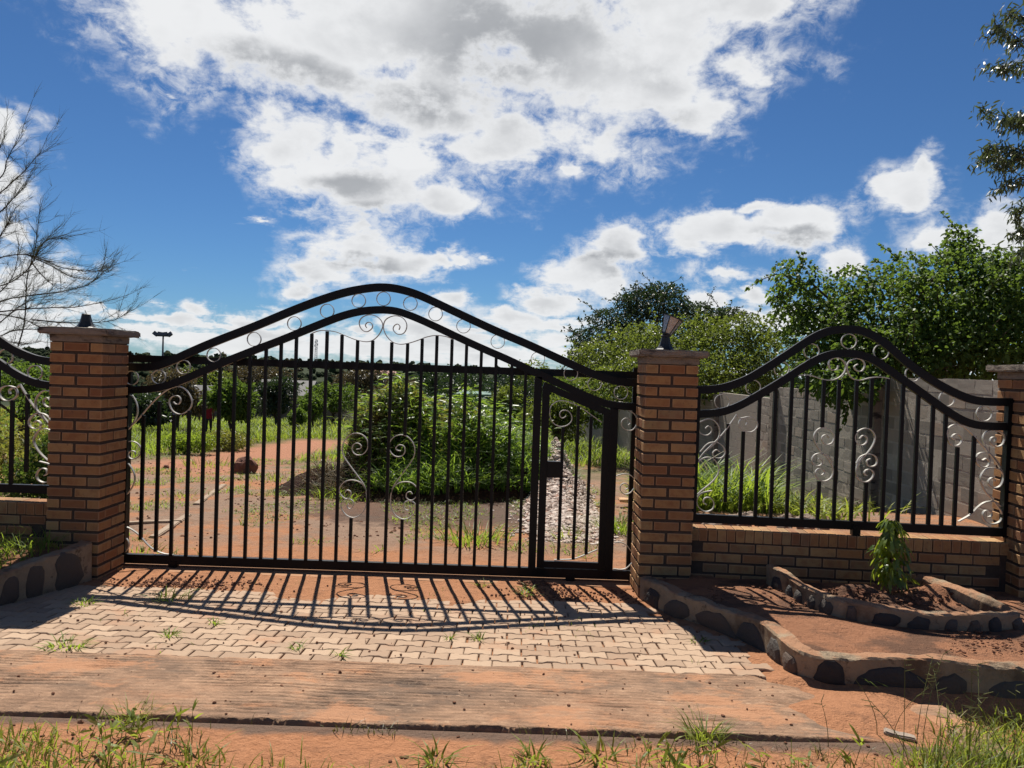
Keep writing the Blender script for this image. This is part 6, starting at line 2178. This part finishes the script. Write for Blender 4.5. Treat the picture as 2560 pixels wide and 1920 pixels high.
pc = at(1187, 985, 45)
zc0 = float(base_h(pc.x, 45)) - 0.05
hc = pc.z - zc0
M_CONT = mat('green_container_paint', b_cont)
ct = thing('shipping_container', 'green shipping container behind the overgrown mound', 'container', (pc.x, 45, zc0))
cm = MB().box((0, 3.1, hc / 2), (2.40, 6.0, hc - 0.04))
for i in range(20):
    for sx in (-1.2, 1.2):
        cm.box((sx, 0.35 + i * 0.29, hc / 2), (0.06, 0.12, hc - 0.25))
cm.build('body', M_CONT, ct)
fm = MB()
for x in (-1.19, 1.19):
    fm.box((x, 0.06, hc / 2), (0.12, 0.16, hc))
for z in (0.08, hc - 0.07):
    fm.box((0, 0.055, z), (2.26, 0.15, 0.14))
fm.build('frame', M_CONT, ct)
for sx in (-0.57, 0.57):
    dm = MB().box((sx, 0.075, hc / 2), (1.08, 0.05, hc - 0.34))
    for k in range(4):
        dm.box((sx - 0.4 + k * 0.27, 0.045, hc / 2), (0.10, 0.03, hc - 0.6))
    dd_ = dm.build('door', M_CONT, ct)
    for k in (-0.25, 0.25):
        MB().tube([(sx + k, 0.02, 0.12), (sx + k, 0.02, hc - 0.12)], 0.018, 0.018, 6).build('lock_rod', M_CONT, dd_)
MB().box((0.62, 0.02, 1.05), (0.72, 0.05, 0.42)).build('lock_plate', M_CONT, ct)

# flood light mast
M_STEEL = m_simple('grey_steel', (0.10, 0.10, 0.105), 0.5, 0.4, 0.5, 0.15, 5, 0.001)
pm = at(408, 840, 80)
zg = float(base_h(pm.x, 80))
fl = thing('floodlight_mast', 'tall mast with four floodlights far behind the gate', 'floodlight', (pm.x, 80, zg))
hm = pm.z - zg
MB().tube([(0, 0, -0.3), (0, 0, hm * 0.5), (0, 0, hm)], 0.13, 0.08, 10).build('pole', M_STEEL, fl, True)
MB().box((0, 0, hm - 0.02), (1.5, 0.08, 0.08)).build('cross_arm', M_STEEL, fl)
for x, rt in ((-0.78, 35), (-0.30, 8), (0.22, -8), (0.72, -35)):
    o = MB().box((0, 0, 0), (0.46, 0.22, 0.34)).box((0, -0.12, 0), (0.52, 0.03, 0.40)).build('floodlight_head', M_STEEL, fl)
    o.location = (x, -0.05, hm + 0.18)
    o.rotation_euler = (R(-25), R(rt), 0)
# lattice tower on the skyline
pm = at(791, 848, 700)
zg = float(base_h(pm.x, 700))
tw_ = thing('lattice_tower', 'slim lattice radio tower on the distant skyline', 'tower', (pm.x, 700, zg))
hm = pm.z - zg
m = MB()
for sx in (-1, 1):
    for sy in (-1, 1):
        m.tube([(sx * 1.3, sy * 1.3, -1), (sx * .6, sy * .6, hm)], 0.13, 0.10, 4)
nb_ = 14
for k in range(nb_):
    z0, z1 = hm * k / nb_, hm * (k + 1) / nb_
    r0_, r1_ = 1.3 - .7 * k / nb_, 1.3 - .7 * (k + 1) / nb_
    for sy in (-1, 1):
        m.tube([(-r0_, sy * r0_, z0), (r1_, sy * r1_, z1)], 0.07, 0.07, 3)
        m.tube([(r0_, sy * r0_, z0), (-r1_, sy * r1_, z1)], 0.07, 0.07, 3)
m.build('mast', m_simple('tower_paint', (0.28, 0.22, 0.21), 0.6, 0.3), tw_)
for z, s_ in ((0.93, 1.2), (0.8, 1.5), (0.66, 1.0)):
    MB().box((s_ * 0.9, 0, hm * z), (0.5, 0.5, 1.8)).box((-s_ * 0.9, 0, hm * z - 1), (0.5, 0.5, 1.8)).build('antenna', m_simple('antenna_white', (0.6, 0.6, 0.6), 0.5, 0.3), tw_)

# person walking in the field
def person(label, x, y, h, yaw):
    t = thing('person', label, 'person', (x, y, gz(x, y)), None, yaw)
    J = {'pel': (0, 0, .53), 'spi': (0, .01, .66), 'che': (0, 0, .76), 'nec': (0, 0, .84), 'hed': (0, -.01, .90), 'top': (0, 0, .975),
         'hl': (-.055, 0, .50), 'kl': (-.06, -.05, .28), 'al': (-.06, .03, .05), 'tl': (-.062, -.07, .025), 'hr': (.055, 0, .50), 'kr': (.06, .0, .28), 'ar': (.06, .08, .06), 'trr': (.062, .0, .025),
         'sl': (-.105, 0, .80), 'el': (-.135, .03, .63), 'wl': (-.125, -.03, .48), 'fl': (-.12, -.05, .42), 'sr': (.105, 0, .80), 'er': (.135, -.02, .63), 'wr': (.125, -.07, .49), 'fr': (.12, -.09, .43)}
    rad = {'pel': .085, 'spi': .075, 'che': .085, 'nec': .032, 'hed': .055, 'top': .042, 'hl': .06, 'kl': .04, 'al': .026, 'tl': .024, 'hr': .06, 'kr': .04, 'ar': .026, 'trr': .024,
           'sl': .04, 'el': .028, 'wl': .02, 'fl': .022, 'sr': .04, 'er': .028, 'wr': .02, 'fr': .022}
    E = [('pel', 'spi'), ('spi', 'che'), ('che', 'nec'), ('nec', 'hed'), ('hed', 'top'), ('pel', 'hl'), ('hl', 'kl'), ('kl', 'al'), ('al', 'tl'), ('pel', 'hr'), ('hr', 'kr'), ('kr', 'ar'), ('ar', 'trr'), ('che', 'sl'), ('sl', 'el'), ('el', 'wl'), ('wl', 'fl'), ('che', 'sr'), ('sr', 'er'), ('er', 'wr'), ('wr', 'fr')]
    ks = list(J)
    me = bpy.data.meshes.new('body')
    me.from_pydata([tuple(c * h for c in J[k]) for k in ks], [(ks.index(a), ks.index(b)) for a, b in E], [])
    o = bpy.data.objects.new('body', me)
    COL.objects.link(o)
    md = o.modifiers.new('skin', 'SKIN')
    for i, k in enumerate(ks):
        me.skin_vertices[0].data[i].radius = (rad[k] * h, rad[k] * h * (0.72 if k in ('pel', 'spi', 'che') else 1))
    me.skin_vertices[0].data[0].use_root = True
    sb = o.modifiers.new('sub', 'SUBSURF')
    sb.levels = sb.render_levels = 2
    bpy.context.view_layer.update()
    ev = o.evaluated_get(bpy.context.evaluated_depsgraph_get())
    nm_ = bpy.data.meshes.new_from_object(ev)
    bpy.data.objects.remove(o)
    for mm in (m_simple('dark_skin', (0.06, 0.035, 0.025), 0.55, 0.3), m_simple('red_shirt', (0.22, 0.02, 0.03), 0.85, 0.1), m_simple('dark_trousers', (0.03, 0.03, 0.04), 0.85, 0.1), m_simple('black_hair', (0.008, 0.007, 0.007), 0.7, 0.2)):
        nm_.materials.append(mm)
    for p in nm_.polygons:
        z = p.center.z / h
        ax_ = abs(p.center.x) / h
        p.use_smooth = True
        p.material_index = 3 if z > .925 or (z > .88 and p.center.y > .01 * h) else 0 if z > .825 or (ax_ > .10 and z < .68 and z > .3) or z < .045 else 1 if z > .51 else 2
    link('body', nm_, None, t)


pp = at(523, 1004, 33)
person('distant person in a red shirt walking through the field', pp.x, 33, min(1.62, pp.z - gz(pp.x, 33)), R(200))

# ------------------------------------------------------------------ wooded valley and skyline
sets = []
nt = 2600
Yt = np.concatenate([rng.uniform(150, 330, 900), rng.uniform(330, 840, nt - 900)])
Xt = rng.uniform(-0.80, 0.80, nt) * Yt
Zt = base_h(Xt, Yt)
bm = bmesh.new()
bmesh.ops.create_icosphere(bm, subdivisions=2, radius=1)
ico2V = np.array([v.co[:] for v in bm.verts])
ico2F = np.array([[v.index for v in f.verts] for f in bm.faces])
bm.free()
mb = MB()
for x, y, z in zip(Xt, Yt, Zt):
    w_ = rng.uniform(2.2, 5.2)
    h_ = rng.uniform(3.5, 6.5)
    for j in range(3 if y < 330 else 2):
        c = np.array([x, y, z + h_ * 0.45]) + rng.normal(size=3) * np.array([w_, w_, h_]) * np.array([.45, .4, .14])
        Q = ico2V * (1 + 0.30 * np.sin(ico2V[:, :1] * 4 + x) * np.sin(ico2V[:, 1:2] * 5 + y) + rng.uniform(-0.16, 0.16, (len(ico2V), 1)))
        mb.add(c + Q * np.array([w_, w_, h_ * 0.55]) * rng.uniform(0.5, 0.95), [ico2F])
def b_forest(t):
    p = geopos(t)
    g = t.new('ShaderNodeNewGeometry').outputs['Random Per Island']
    n = t.noise(p, 0.9, 4, 0.7)
    c = t.mix(t.math('ADD', t.math('MULTIPLY', g, 0.6), t.math('MULTIPLY', n, 0.4)), (0.018, 0.032, 0.014), (0.062, 0.078, 0.032))
    return pbsdf(t, c, 0.9, 0.05, 0, t.noise(p, 1.6, 4, 0.7), 1.0, 1.0)


mb.build('forest', mat('forest_canopy', b_forest), None, kind='stuff')
